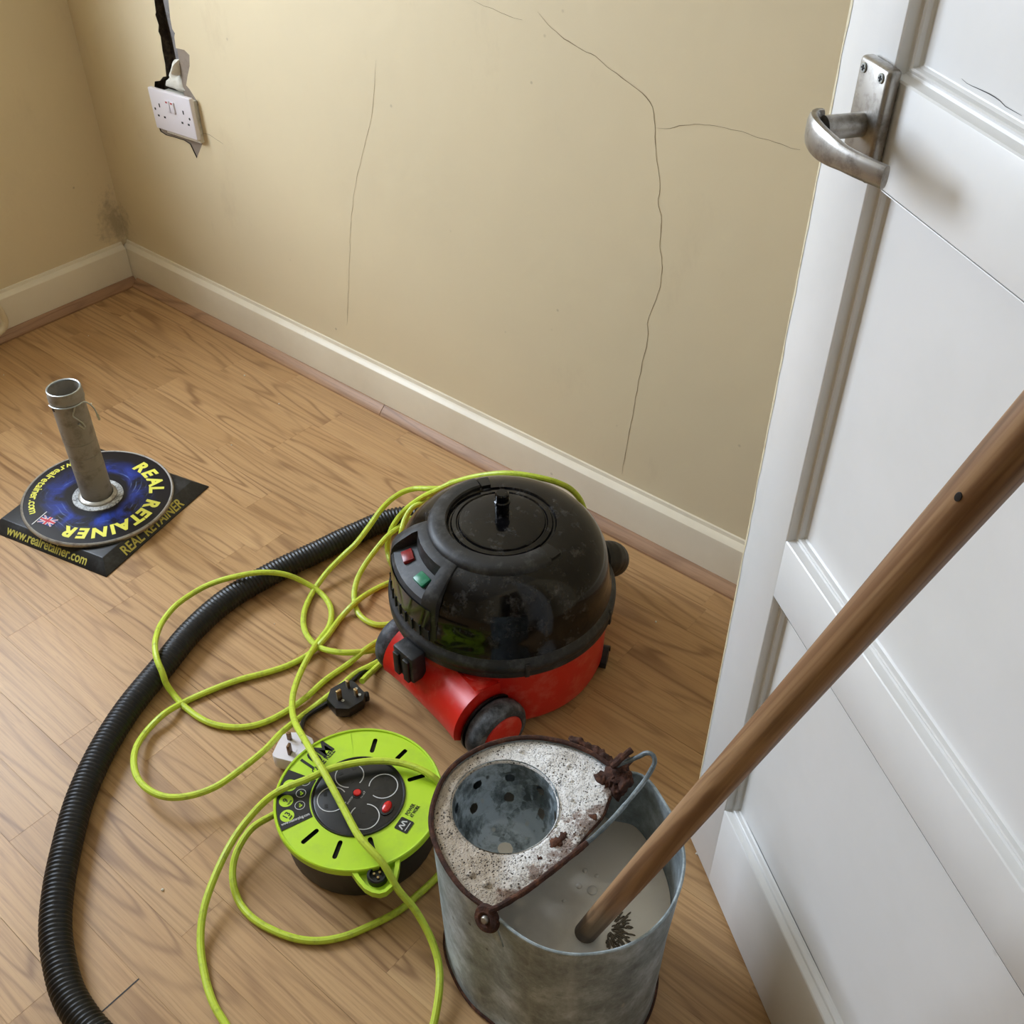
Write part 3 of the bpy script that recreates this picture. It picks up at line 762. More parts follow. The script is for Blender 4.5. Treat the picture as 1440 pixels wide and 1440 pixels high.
wall_slab(GREY2, Y1 + 0.0026, Y1 + 0.02, 'exposed_plaster', MT['plaster'], wb)
def lumpy(pts, y, name, mat, par):
    cx = sum(p[0] for p in pts) / len(pts)
    cz = sum(p[1] for p in pts) / len(pts)
    mb = MB()
    rings = 6
    n = len(pts) * 3
    ring = []
    for i in range(len(pts)):
        a, b = pts[i], pts[(i + 1) % len(pts)]
        ring += [(a[0] + (b[0] - a[0]) * t / 3, a[1] + (b[1] - a[1]) * t / 3) for t in range(3)]
    vs, fs = [], []
    for r in range(rings + 1):
        k = 1 - r / rings
        for (px, pz) in ring:
            x, z = cx + (px - cx) * k, cz + (pz - cz) * k
            h = 0.016 * (1 - k ** 3) + 0.006 * noise.noise(Vector((x * 90, 3.1, z * 90)))
            vs.append((x, y - h, z))
    for r in range(rings):
        for i in range(n):
            fs.append((r * n + i, r * n + (i + 1) % n, (r + 1) * n + (i + 1) % n, (r + 1) * n + i))
    mb.add(vs, fs)
    return mb.build(name, mat, par, smooth=True, angle=60)
lumpy(FILLER, Y1 + 0.012, 'plaster_filler', MT['filler'], wb)
def crack(pts, w):
    P = smooth_path([(x, 0, z) for x, z in pts], 0.008)
    mb = MB()
    vs = []
    m = len(P)
    for i, p in enumerate(P):
        d = (P[min(i + 1, m - 1)] - P[max(i - 1, 0)]).normalized()
        nrm = Vector((-d.z, 0, d.x))
        ww = w * (0.45 + 0.9 * abs(noise.noise(p * 40))) * min(1, 0.3 + i / 6, 0.3 + (m - 1 - i) / 6)
        j = nrm * (0.0018 * noise.noise(p * 55))
        vs += [Vector((p.x, Y1 - 0.0003, p.z)) + j + nrm * ww, Vector((p.x, Y1 - 0.0003, p.z)) + j - nrm * ww]
    mb.add(vs, [(2 * i, 2 * i + 2, 2 * i + 3, 2 * i + 1) for i in range(m - 1)])
    return mb.build('crack', MT['crack'], wb, smooth=False)
for pts, w in zip(CRACKS, (0.0004, 0.0006, 0.00045, 0.0004, 0.0007)):
    crack(pts, w)

# --- left wall with its window opening
wl = MB()
T_ = 0.26
wl.box((X0 - T_, YF - 0.1, 0), (X0, WIN['y0'], ZC))
wl.box((X0 - T_, WIN['y1'], 0), (X0, Y1 + 0.2, ZC))
wl.box((X0 - T_, WIN['y0'], 0), (X0, WIN['y1'], WIN['z0']))
wl.box((X0 - T_, WIN['y0'], WIN['z1']), (X0, WIN['y1'], ZC))
struct(wl.build('wall_left', MT['wall'], smooth=False))
w1 = struct(empty('window_1', (X0 - 0.18, (WIN['y0'] + WIN['y1']) / 2, WIN['z0'])))
hw, hh = (WIN['y1'] - WIN['y0']) / 2, WIN['z1'] - WIN['z0']
fr = MB()
for (a, b) in (((-0.03, -hw, 0), (0.03, -hw + 0.05, hh)), ((-0.03, hw - 0.05, 0), (0.03, hw, hh)), ((-0.03, -hw + 0.05, 0), (0.03, hw - 0.05, 0.05)), ((-0.03, -hw + 0.05, hh - 0.05), (0.03, hw - 0.05, hh)), ((-0.025, -0.02, 0.05), (0.025, 0.02, hh - 0.05))):
    fr.box(a, b)
fr.build('window_frame', MT['upvc'], w1, smooth=False)
for s in (-1, 1):
    c = s * (hw - 0.05 + 0.02) / 2
    d = (hw - 0.05 - 0.02) / 2
    MB().box((-0.003, c - d, 0.05), (0.003, c + d, hh - 0.05)).build('pane', MT['glass'], w1, smooth=False)

# --- right wall with the doorway, hall behind it, front wall, ceiling
dh = Vector((DOOR_EDGE[0] + 0.762 * math.cos(DOOR_ANG), DOOR_EDGE[1] + 0.762 * math.sin(DOOR_ANG), 0))
DY1, DY0 = dh.y + 0.03, dh.y - 0.75
wr = MB()
wr.box((XR, DY1, 0), (XR + 0.1, Y1 + 0.02, ZC)).box((XR, YF, 0), (XR + 0.1, DY0, ZC)).box((XR, DY0, 2.02), (XR + 0.1, DY1, ZC))
struct(wr.build('wall_right', MT['wall'], smooth=False))
struct(MB().box((XH, YF, 0), (XH + 0.1, Y1 + 0.02, ZC)).build('wall_hall', MT['wall'], smooth=False))
struct(MB().box((X0 - 0.25, YF - 0.1, 0), (XH + 0.1, YF, ZC)).build('wall_front', MT['wall'], smooth=False))
struct(MB().box((X0 - 0.27, YF - 0.1, ZC), (XH + 0.1, Y1 + 0.2, ZC + 0.1)).build('ceiling', MT['ceiling'], smooth=False))

# --- skirting boards and oak beading
def moulded(prof, axis, a, b, base, name, mat, sgn):
    """sweep a (depth, height) profile along x (axis 0) or y (axis 1)"""
    mb = MB()
    n = len(prof)
    if axis == 0:
        vs = [(t, base - d, z) for t in (a, b) for d, z in prof]
    else:
        vs = [(base + d, t, z) for t in (a, b) for d, z in prof]
    mb.add(vs, [(i, i + 1, n + i + 1, n + i) for i in range(n - 1)] + [tuple(range(n)), tuple(range(2 * n - 1, n - 1, -1))])
    return mb.build(name, mat, smooth=True, angle=25)
SK = [(0, 0.0), (0.016, 0.0), (0.016, 0.084), (0.0145, 0.0905), (0.010, 0.0955), (0.0045, 0.0985), (0.003, 0.1045), (0, 0.1055)]
struct(moulded(SK, 0, X0 + 0.002, XR - 0.002, Y1, 'baseboard_back', MT['skirt'], 1))
struct(moulded(SK, 1, YF + 0.002, Y1 - 0.017, X0, 'baseboard_left', MT['skirt'], 1))
BD = [(0.0155, 0.0), (0.0335, 0.0), (0.0335, 0.004), (0.031, 0.0075), (0.0265, 0.0125), (0.022, 0.016), (0.0185, 0.0195), (0.0155, 0.0195)]
xj = -1.3565
for k, (a, b) in enumerate(((X0 + 0.034, xj - 0.0008), (xj + 0.0008, -0.92), (-0.9185, XR - 0.003))):
    o = moulded(BD, 0, 0, b - a, 0, f'trim_{k+1}', MT['bead'], 1)
    o.location = (a, Y1, 0)
    struct(o)
o = MB()
n_ = len(BD)
ln = Y1 - 0.017 - YF - 0.004
o.add([(t, d, z) for t in (0, ln) for d, z in BD], [(i, i + 1, n_ + i + 1, n_ + i) for i in range(n_ - 1)] + [tuple(range(n_)), tuple(range(2 * n_ - 1, n_ - 1, -1))])
o = o.build('trim_4', MT['bead'], smooth=True, angle=25)
o.location = (X0, Y1 - 0.017, 0)
o.rotation_euler = (0, 0, -PI / 2)
struct(o)

# --- radiator pipe tail at the left edge
pp = smooth_path([(X0 - 0.01, 0.80, 0.30), (X0 + 0.035, 0.80, 0.30), (X0 + 0.053, 0.803, 0.285), (X0 + 0.055, 0.81, 0.25)] + PIPE + [(X0 + 0.055, 0.74, 0.030), (X0 + 0.055, 0.60, 0.030), (X0 + 0.055, 0.20, 0.030), (X0 + 0.055, -0.60, 0.030)], 0.006)
tag(MB().tube(pp, 0.0078, 14).build('radiator_pipe', MT['pipe_paint']), 'thin cream painted pipe bending at the left skirting board', 'pipe')

# ================================================================ DOOR
door = struct(empty('door_1', (DOOR_EDGE[0], DOOR_EDGE[1], 0.0), DOOR_ANG))
# local frame: x along the door from its free edge, y away from the viewer's side (+y is behind), z up
DW, DT, DH_ = 0.762, 0.036, 1.981
ZB = 0.0076
RAILS = [(ZB, 0.163), (0.526, 0.598), (0.9507, 1.0226), (1.87, DH_ + ZB)]
SW = 0.071
for (a, b) in ((0, SW), (DW - SW, DW)):
    MB().box((a, 0, ZB), (b, DT, DH_ + ZB)).build('stile', MT['door'], door, bevel=0.0012)
for (a, b) in RAILS:
    MB().box((SW - 0.0004, 0.0, a), (DW - SW + 0.0004, DT, b)).build('rail', MT['door'], door, bevel=0.0008)
MP = [(0.0, 0.0), (0.0012, 0.0010), (0.0018, 0.0046), (0.0030, 0.0076), (0.0048, 0.0086), (0.0068, 0.0080), (0.0078, 0.0092), (0.0084, 0.0128), (0.0100, 0.0144), (0.0120, 0.0148)]
for (z0, z1) in ((RAILS[0][1], RAILS[1][0]), (RAILS[1][1], RAILS[2][0]), (RAILS[2][1], RAILS[3][0])):
    MB().box((SW, 0.0146, z0), (DW - SW, DT - 0.006, z1)).build('panel', MT['door'], door, smooth=False)
    cx0, cx1 = SW, DW - SW
    n_ = len(MP)
    for side in range(4):
        mb = MB()
        vs = []
        for e in (0, 1):
            for w_, d_ in MP:
                if side == 0:
                    p = (cx0 + w_, d_, z0 + w_ if e == 0 else z1 - w_)
                elif side == 1:
                    p = (cx1 - w_, d_, z0 + w_ if e == 0 else z1 - w_)
                elif side == 2:
                    p = (cx0 + w_ if e == 0 else cx1 - w_, d_, z0 + w_)
                else:
                    p = (cx0 + w_ if e == 0 else cx1 - w_, d_, z1 - w_)
                vs.append(p)
        mb.add(vs, [(i, i + 1, n_ + i + 1, n_ + i) for i in range(n_ - 1)])
        mb.build('moulding', MT['door'], door, smooth=True, angle=28)
# worn paint along the leading edge
we = MB()
rng = random.Random(11)
zz = [ZB + k * 0.012 for k in range(165)]
vs = []
for z in zz:
    w_ = 0.0024 + 0.0014 * noise.noise(Vector((z * 30, 0, 0))) + 0.0009 * rng.random()
    vs += [(-0.0002, 0.0015, z), (-0.0002 + 0.0005, -0.0003, z), (w_, -0.0003, z)]
we.add(vs, [(3 * i + k, 3 * i + 3 + k, 3 * i + 4 + k, 3 * i + 1 + k) for i in range(len(zz) - 1) for k in (0, 1)])
we.build('worn_edge', MT['worn_edge'], door, smooth=False)
for pts, w_, yy in ((DOORCRACKS[0], 0.0004, 0.0144), (DOORCRACKS[1], 0.0007, 0.0143)):
    mb = MB()
    # project the crack from the door face down on to the recessed panel
    P = smooth_path([(u_, 0, z_) for u_, z_ in pts], 0.006)
    if yy == 0.0143:
        P = [Vector((0.098 + i * 0.006, 0, 0.163 + 0.0128)) for i in range(36)]
    else:
        P = [p + Vector((-0.02, 0, -0.006)) for p in P]
    vs = []
    for i, p in enumerate(P):
        k = w_ * min(1, 0.2 + i / 8, 0.2 + (len(P) - 1 - i) / 8)
        vs += [(p.x, yy, p.z + k), (p.x, yy, p.z - k)]
    mb.add(vs, [(2 * i, 2 * i + 2, 2 * i + 3, 2 * i + 1) for i in range(len(P) - 1)])
    mb.build('crack', MT['slot'], door, smooth=False)

# lever handle on its back plate
pc = ((PLATE[0][0] + PLATE[1][0]) / 2, (PLATE[0][1] + PLATE[2][1]) / 2)
pw, ph, pd = 0.0395, 0.079, 0.011
hd = MB().box((-pw / 2, -pd, -ph / 2), (pw / 2, -0.0002, ph / 2)).build('door_handle', MT['cast_alu'], door, bevel=0.0034, segs=3)
hd.location = (pc[0], 0, pc[1])
sp = MB().cyl(0.0085, pd - 0.001, 0.040, 24, Rx(PI / 2)).build('spindle', MT['cast_alu'], hd)
sp.location = (-0.0005, 0, -0.003)
lv = MB()
# a flattened bar that swells out from the spindle and sweeps toward the hinge side
path = [(-0.0115, -0.037, 0.0), (-0.0105, -0.042, 0.0), (-0.004, -0.0475, -0.001), (0.012, -0.0505, -0.0025), (0.030, -0.0495, -0.0035), (0.050, -0.0455, -0.004), (0.068, -0.040, -0.004), (0.079, -0.036, -0.004)]
P = smooth_path(path, 0.004)
m_ = len(P)
vs = []
K = 16
for i, p in enumerate(P):
    d = (P[min(i + 1, m_ - 1)] - P[max(i - 1, 0)]).normalized()
    side = d.cross(Vector((0, 0, 1))).normalized()
    t = i / (m_ - 1)
    hgt = 0.0098 + 0.0025 * math.sin(PI * min(1, t * 1.6)) - 0.002 * t
    thk = 0.0042 - 0.0008 * t
    for k in range(K):
        a = 2 * PI * k / K
        c_, s_ = math.cos(a), math.sin(a)
        q = lambda v: math.copysign(abs(v) ** 0.7, v)
        vs.append(p + side * thk * q(c_) + Vector((0, 0, 1)) * hgt * q(s_))
lv.add(vs, [(i * K + k, i * K + (k + 1) % K, (i + 1) * K + (k + 1) % K, (i + 1) * K + k) for i in range(m_ - 1) for k in range(K)] + [tuple(range(K)), tuple(range((m_ - 1) * K, m_ * K))])
lv = lv.build('lever', MT['cast_alu'], hd)
lv.location = (0, 0, -0.003)
for sx in (-1, 1):
    for sz in (-1, 1):
        sc = MB().cyl(0.0034, 0, 0.0013, 18, Rx(PI / 2), 0.0004)
        o = sc.build('screw', MT['steel_wire'], hd)
        o.location = (sx * 0.0118, -pd + 0.0002, sz * 0.0325)
        MB_ = MB().box((-0.0019, -0.0018, -0.0005), (0.0019, -0.0012, 0.0005)).box((-0.0005, -0.0018, -0.0019), (0.0005, -0.0012, 0.0019))
        c_ = MB_.build('screw', MT['slot'], hd, smooth=False)
        c_.location = o.location

# ================================================================ DOUBLE SOCKET AND ITS CABLE
sx_, sy_, sz_ = SOCKET
so = empty('double_socket', (-1.9143, Y1, 0.4895))
tag(so, 'white double plug socket hanging off the cream wall with chipped plaster round it', 'socket')
so.rotation_euler = (0, math.radians(-2.4), 0)
so.scale = (0.955, 1, 0.965)
MB().box((-0.073, -0.0185, -0.043), (0.073, -0.0085, 0.043)).build('face_plate', MT['pvc'], so, bevel=0.0022, segs=3)
MB().box((-0.052, -0.009, -0.0525), (0.068, 0.018, 0.034)).build('back_box', MT['filler'], so, bevel=0.001)
for s in (-1, 1):
    MB().box((s * 0.0085 - 0.0065, -0.0215, 0.002), (s * 0.0085 + 0.0065, -0.0185, 0.026)).build('switch', MT['pvc'], so, bevel=0.0008)
    MB().box((s * 0.0085 - 0.003, -0.0219, 0.021), (s * 0.0085 + 0.003, -0.0214, 0.0245)).build('switch_mark', MT['red_print'], so, smooth=False)
for cx in (-0.042, 0.042):
    for (px, pz, w_, h_) in ((0, 0.010, 0.004, 0.008), (-0.011, -0.013, 0.0064, 0.004), (0.011, -0.013, 0.0064, 0.004)):
        MB().box((cx + px - w_ / 2, -0.0187, pz - h_ / 2), (cx + px + w_ / 2, -0.0184, pz + h_ / 2)).build('pin_slot', MT['slot'], so, smooth=False)
for cx in (-0.0605, 0.0605):
    MB().cyl(0.0028, 0, 0.0003, 16, Tr(cx, -0.0185, 0) @ Rx(PI / 2)).build('screw', MT['slot'], so)
# grey capping running up the chase to the ceiling
cap = [(x, z) for x, z in CAPPING]
up_pts = [(cap[0][0] + 0.004, ZC - 0.01), (cap[1][0] + 0.004, ZC - 0.01)] + cap[1:] + [cap[0]]
tag(wall_slab(up_pts, Y1 + 0.004, Y1 + 0.0185, 'cable_capping', MT['capping'], None), 'narrow grey cable capping in the dark channel above the socket', 'capping')
st_ = [(x, z) for x, z in STUB]
tag(lumpy(st_, Y1 + 0.004, 'cable_end', MT['filler'], None), 'short white cable end poking out of the grey capping', 'cable')

# ================================================================ RETAINER STAND
Fp, Rp = Vector((-1.373, 0.569, 0)), Vector((-1.438, 0.838, 0))
ex = (Rp - Fp).normalized()
ey = Vector((-ex.y, ex.x, 0))
side_l = 0.277
ctr = Fp + ex * side_l / 2 + ey * side_l / 2
ang = math.atan2(ex.y, ex.x)
stand = empty('display_stand', ctr, ang)
tag(stand, 'grey tube standing on a blue and black round plate over a square black base', 'stand')
h2, top, tz = side_l / 2, side_l / 2 - 0.020, 0.022
bs = MB()
def ring4(h, z):
    return [(-h, -h, z), (h, -h, z), (h, h, z), (-h, h, z)]
bs.add(ring4(h2, 0) + ring4(h2, 0.002) + ring4(top, tz), [(3, 2, 1, 0)] + [(i + 4 * k, (i + 1) % 4 + 4 * k, (i + 1) % 4 + 4 * k + 4, i + 4 * k + 4) for k in (0, 1) for i in range(4)] + [(8, 9, 10, 11)])
bs.build('base', MT['base_black'], stand, bevel=0.0012)
slope = math.atan2(tz - 0.002, h2 - top)
# text on the two sloped sides that face the room
Ts = Tr(-0.085, -h2 + 0.0030, 0.0055) @ Rx(slope)
lettering('REAL RETAINER', 0.0250, Ts, MT['yellow_dim'], stand, bold=0.020, width=0.156)
Tl = Rz(-PI / 2) @ Tr(-0.097, -h2 + 0.0034, 0.0058) @ Rx(slope)
lettering('www.realretainer.com', 0.0250, Tl, MT['yellow_dim'], stand, bold=0.015, width=0.187)
# disc, slightly tilted
inv = Rz(-ang) @ Tr(-ctr.x, -ctr.y, 0)
dc = inv @ Vector((-1.535, 0.670, 0.0))
nrm = Vector((0.06, 0.02, 1)).normalized()
nl = Rz(-ang).to_3x3() @ nrm
TD = Tr(dc.x, dc.y, 0.033) @ nl.to_track_quat('Z', 'Y').to_matrix().to_4x4()
TD = Tr(dc.x, dc.y, 0.033) @ Vector((0, 0, 1)).rotation_difference(nl).to_matrix().to_4x4()
plate = empty('plate', parent=stand)
plate.matrix_local = TD
MB().cyl(0.1285, -0.0045, 0.0012, 96, bev=0.0004).build('plate_print', MT['swirl'], plate)
MB().lathe([(0.1275, -0.0062), (0.1318, -0.0058), (0.1332, -0.0030), (0.1328, 0.0006), (0.1310, 0.0022), (0.1284, 0.0018), (0.1275, -0.0062)], 96).build('plate_rim', MT['rim_steel'], plate)
# angles on the plate, measured in the stand frame
def pa(x, y):
    p = TD.inverted() @ (inv @ Vector((x, y, 0.035)))
    return math.atan2(p.y, p.x), math.hypot(p.x, p.y)
PLATE_ANG = lambda deg: math.radians(deg) - ang
arc_lettering('REAL RETAINER', 0.0350, 0.0905, PLATE_ANG(104), PLATE_ANG(-71), 0.0014, MT['yellow_print'], plate, True, 0.044, 0.10)
arc_lettering('www.realretainer.com', 0.0215, 0.1035, PLATE_ANG(152), PLATE_ANG(250), 0.0014, MT['yellow_print'], plate, False, 0.016)
# small flag and its mast
TF = Tr(0, 0, 0.0014) @ Rz(PLATE_ANG(-92)) @ Tr(0.100, 0, 0) @ Rz(math.radians(109))
MB().box((-0.015, -0.010, 0), (0.015, 0.010, 0.0002), TF).build('flag_print', MT['flag_blue'], plate, smooth=False)
fw = MB()
fw.box((-0.015, -0.0035, 0.0001), (0.015, 0.0035, 0.0004), TF).box((-0.0035, -0.010, 0.0001), (0.0035, 0.010, 0.0004), TF)
for s in (1, -1):
    fw.box((-0.0175, -0.0014, 0.0001), (0.0175, 0.0014, 0.00035), TF @ Rz(s * 0.588))
fw.box((-0.0185, -0.0195, 0.0001), (-0.0170, 0.0185, 0.0004), TF)
fw.build('flag_cross', MT['white_print'], plate, smooth=False)
fr_ = MB()
fr_.box((-0.015, -0.002, 0.0003), (0.015, 0.002, 0.0006), TF).box((-0.002, -0.010, 0.0003), (0.002, 0.010, 0.0006), TF)
for s in (1, -1):
    fr_.box((-0.0172, -0.0005, 0.0003), (0.0172, 0.0005, 0.0005), TF @ Rz(s * 0.588))
fr_.build('flag_cross', MT['flag_red'], plate, smooth=False)
MB().cyl(0.0445, 0.0005, 0.0032, 64, bev=0.0008).build('washer', MT['washer'], plate)
MB().lathe([(0.028, 0.003), (0.0345, 0.003), (0.0335, 0.006), (0.030, 0.0085), (0.028, 0.009)], 48).build('weld_collar', MT['rim_steel'], plate)
# tube with a rolled collar
tb_loc = inv @ Vector((-1.540, 0.672, 0.036))
tb = MB().lathe([(0.0262, 0.0), (0.0275, 0.0), (0.0275, 0.068), (0.0266, 0.0687), (0.0275, 0.0694), (0.0275, 0.094), (0.0264, 0.0948), (0.0276, 0.0956), (0.0276, 0.124), (0.0266, 0.1248), (0.0280, 0.1256), (0.0278, 0.205),
                 (0.0290, 0.2065), (0.0300, 0.2095), (0.0288, 0.2125), (0.0292, 0.2150), (0.0298, 0.2180), (0.0290, 0.2215), (0.0288, 0.2285), (0.0280, 0.2295), (0.0262, 0.2285), (0.0258, 0.22), (0.0258, 0.0)], 56).build('tube', MT['tube'], stand)
tb.location = tb_loc
MB().lathe([(0.0256, 0.2275), (0.0284, 0.2292), (0.0284, 0.2302), (0.0272, 0.2308), (0.0256, 0.2298), (0.0256, 0.2275)], 56).build('tube_lip', MT['steel_wire'], tb)
MB().cyl(0.0035, -0.0003, 0.0008, 14, Rz(math.radians(-92) - ang) @ Tr(0.0279, 0, 0.198) @ Ry(PI / 2)).build('peg_hole', MT['slot'], tb)
# bent wire clip hooked through the collar
A = lambda deg, r, z: (r * math.cos(math.radians(deg) - ang), r * math.sin(math.radians(deg) - ang), z)
loop_ = [A(a, 0.0312, 0.207) for a in range(-100, 22, 12)]
wr_ = MB()
wr_.tube(smooth_path(loop_ + [A(25, 0.036, 0.207), A(28, 0.044, 0.199), A(28, 0.048, 0.190), A(27, 0.050, 0.181)], 0.003), 0.0013, 8)
wr_.tube([A(27, 0.050, 0.183), A(27, 0.0515, 0.172)], 0.0020, 8)
wr_.tube(smooth_path([A(-8, 0.0310, 0.207), A(-14, 0.0300, 0.199), A(-22, 0.0300, 0.190), A(-12, 0.0315, 0.181), A(-2, 0.0330, 0.172), A(2, 0.0335, 0.163)], 0.002), 0.0013, 8)
wr_.tube([A(-14, 0.0325, 0.173), A(-2, 0.0335, 0.161)], 0.0020, 8)
wr_.build('wire_clip', MT['steel_wire'], stand).location = tb_loc

# ================================================================ VACUUM CLEANER
VC = Vector((-0.741, 0.875, 0))
VF = Vector((0.175, 0.984, 0)).normalized()         # forward, toward the hose inlet
va = math.atan2(VF.y, VF.x)
vac = empty('vacuum_cleaner', VC, va)               # local x forward, y left
tag(vac, 'red and black tub vacuum cleaner with a domed black lid standing on the floor', 'vacuum cleaner')
# red drum
MB().lathe([(0, 0.012), (0.145, 0.012), (0.155, 0.018), (0.159, 0.03), (0.1605, 0.08), (0.162, 0.132), (0, 0.134)], 72).build('drum', MT['red'], vac)
# red rear fairing: a barrel across the back blended into the drum
fa = MB()
RB, XB, YA, YB = 0.053, -0.134, -0.122, 0.050
sec = []
for k in range(29):
    a = math.radians(-95 + 285 * k / 28)
    sec.append((math.cos(a), math.sin(a)))
vs, fs = [], []
NY = 14
for j in range(NY + 1):
    y = YA + (YB - YA) * j / NY
    e = abs(2 * j / NY - 1)
    rr = RB + 0.004 * e ** 4
    lift = 0.030 * (1 - e ** 2)                       # the barrel swells up to the drum in the middle
    for (c_, s_) in sec:
        px = XB - rr * c_ if False else XB + rr * math.cos(math.atan2(s_, c_))
        pz = 0.062 + rr * s_
        if s_ > 0 and c_ > -0.2:
            pz += lift * s_ * 0.6
        vs.append((px, y, max(pz, 0.010)))
n_ = len(sec)
for j in range(NY):
    for k in range(n_ - 1):
        fs.append((j * n_ + k, j * n_ + k + 1, (j + 1) * n_ + k + 1, (j + 1) * n_ + k))
fs += [tuple(range(n_)), tuple(range(NY * n_, NY * n_ + n_))]
fa.add(vs, fs)
fa.build('axle_fairing', MT['red'], vac, angle=50)
# fillet between fairing and drum
fi = MB()
vs = []
NA = 22
for i in range(NA + 1):
    t = -1 + 2 * i / NA
    y = -0.122 + 0.172 * (i / NA)
    xd = -math.sqrt(max(0.1608 ** 2 - y * y, 0))
    e = 1 - t * t
    for k in range(7):
        s = k / 6
        x = xd * (1 - s) + (XB - 0.020) * s + 0.004
        z = 0.128 + 0.010 * e - 0.010 * math.sin(s * PI) * (1 - s)
        z = (0.118 + 0.012 * e) * (1 - s) ** 2 + (0.1275 + 0.006 * e) * (1 - (1 - s) ** 2) - 0.006 * math.sin(PI * s)
        vs.append((x, y, z))
fi.add(vs, [(i * 7 + k, (i + 1) * 7 + k, (i + 1) * 7 + k + 1, i * 7 + k + 1) for i in range(NA) for k in range(6)])
fi.build('fairing_saddle', MT['red'], vac, angle=80)
# wheels
def wheel(y, s):
    T = Tr(XB + 0.002, y, 0.0502) @ Rx(-s * PI / 2)
    w = MB().lathe([(0.0, -0.014), (0.034, -0.014), (0.0440, -0.0155), (0.0490, -0.009), (0.0500, 0.0), (0.0490, 0.008), (0.0440, 0.0145), (0.0365, 0.0165), (0.0345, 0.0150), (0.0, 0.0150)], 56, T).build('wheel', MT['tyre'], vac)
    MB().lathe([(0.0, 0.0200), (0.028, 0.0196), (0.0335, 0.0174), (0.0345, 0.0148)], 48, T).build('hub_cap', MT['red'], w)
    MB().lathe([(0.0, -0.019), (0.0490, -0.019), (0.0490, -0.0155), (0.0, -0.0155)], 48, T).build('wheel_arch', MT['deep_black'], vac)
wheel(-0.144, -1)
wheel(0.079, 1)
# castors at the front
for (x, y) in ((0.104, -0.122), (0.104, 0.122)):
    c_ = MB().lathe([(0, -0.007), (0.013, -0.007), (0.016, -0.004), (0.016, 0.004), (0.013, 0.007), (0, 0.007)], 28, Tr(x, y, 0.016) @ Rz(0.6 if y < 0 else -0.6) @ Rx(PI / 2)).build('castor', MT['black_matte'], vac)
    MB().lathe([(0.0180, -0.008), (0.0180, 0.008), (0.0198, 0.008), (0.0198, -0.008), (0.0180, -0.008)], 20, Tr(x, y, 0.016) @ Rz(0.6 if y < 0 else -0.6) @ Rx(PI / 2), math.radians(-10), math.radians(190)).build('castor_guard', MT['black_matte'], c_)
# rim band
MB().lathe([(0.160, 0.131), (0.1695, 0.131), (0.1705, 0.135), (0.1695, 0.1405), (0.1712, 0.144), (0.1712, 0.152), (0.1690, 0.156), (0.1660, 0.1585), (0.1640, 0.1625), (0.156, 0.165)], 96).build('rim_band', MT['black_matte'], vac)
for a in (-62, -118, 58, 0):
    MB().box((0.1690, -0.0035, 0.1315), (0.1722, 0.0035, 0.157), Rz(math.radians(a))).build('rim_lug', MT['black_matte'], vac, bevel=0.0008)
# dome
head = empty('motor_head', (0, 0, 0), math.radians(-14), vac)
DOME = [(0.1645, 0.160), (0.1630, 0.166), (0.1605, 0.172), (0.1595, 0.188), (0.1575, 0.205), (0.1530, 0.222), (0.1450, 0.239), (0.1325, 0.254), (0.117, 0.2645), (0.101, 0.2708), (0.088, 0.2738), (0.0785, 0.2745), (0.0765, 0.2715), (0.0740, 0.2715), (0.0720, 0.2745), (0.0660, 0.2755), (0.0645, 0.2735), (0.0630, 0.2735), (0.0615, 0.2760), (0.056, 0.2775), (0.03, 0.2798), (0.0, 0.2803)]
dm = MB().lathe(DOME, 120)
def _tuck(p):                                        # the shell is cut away where the switch housing sits
    r_ = math.hypot(p[0], p[1])
    a = math.degrees(math.atan2(p[1], p[0]))
    if abs(abs(a) - 180) < 27 and r_ > 0.115 and p[2] > 0.17:
        return (p[0] * 0.115 / r_, p[1] * 0.115 / r_, p[2] - 0.012)
    return p
dm.v = [_tuck(p) for p in dm.v]
dm.build('lid', MT['black'], head)
MB().lathe([(0.0, 0.276), (0.0105, 0.276), (0.0105, 0.297), (0.0118, 0.2985), (0.0118, 0.3020), (0.0100, 0.3035), (0.0100, 0.3145), (0.0085, 0.3165), (0.0, 0.317)], 24, Tr(0.006, 0.012, 0)).build('lid_knob', MT['black'], head)
# carrying handle: a flat arc lying round the rear of the lid, its ends let into slots
MB().lathe([(0.0795, 0.263), (0.0795, 0.2790), (0.0815, 0.2815), (0.0900, 0.2818), (0.0990, 0.2800), (0.1055, 0.2760), (0.1075, 0.2715), (0.1075, 0.262)], 60, None, math.radians(88), math.radians(284), cap=True).build('carry_handle', MT['black_matte'], head)
for a in (81, 290):
    MB().lathe([(0.081, 0.2600), (0.081, 0.2785), (0.092, 0.2780), (0.1045, 0.2745), (0.1045, 0.255)], 8, None, math.radians(a - 5), math.radians(a + 5), cap=True).build('handle_slot', MT['deep_black'], head)
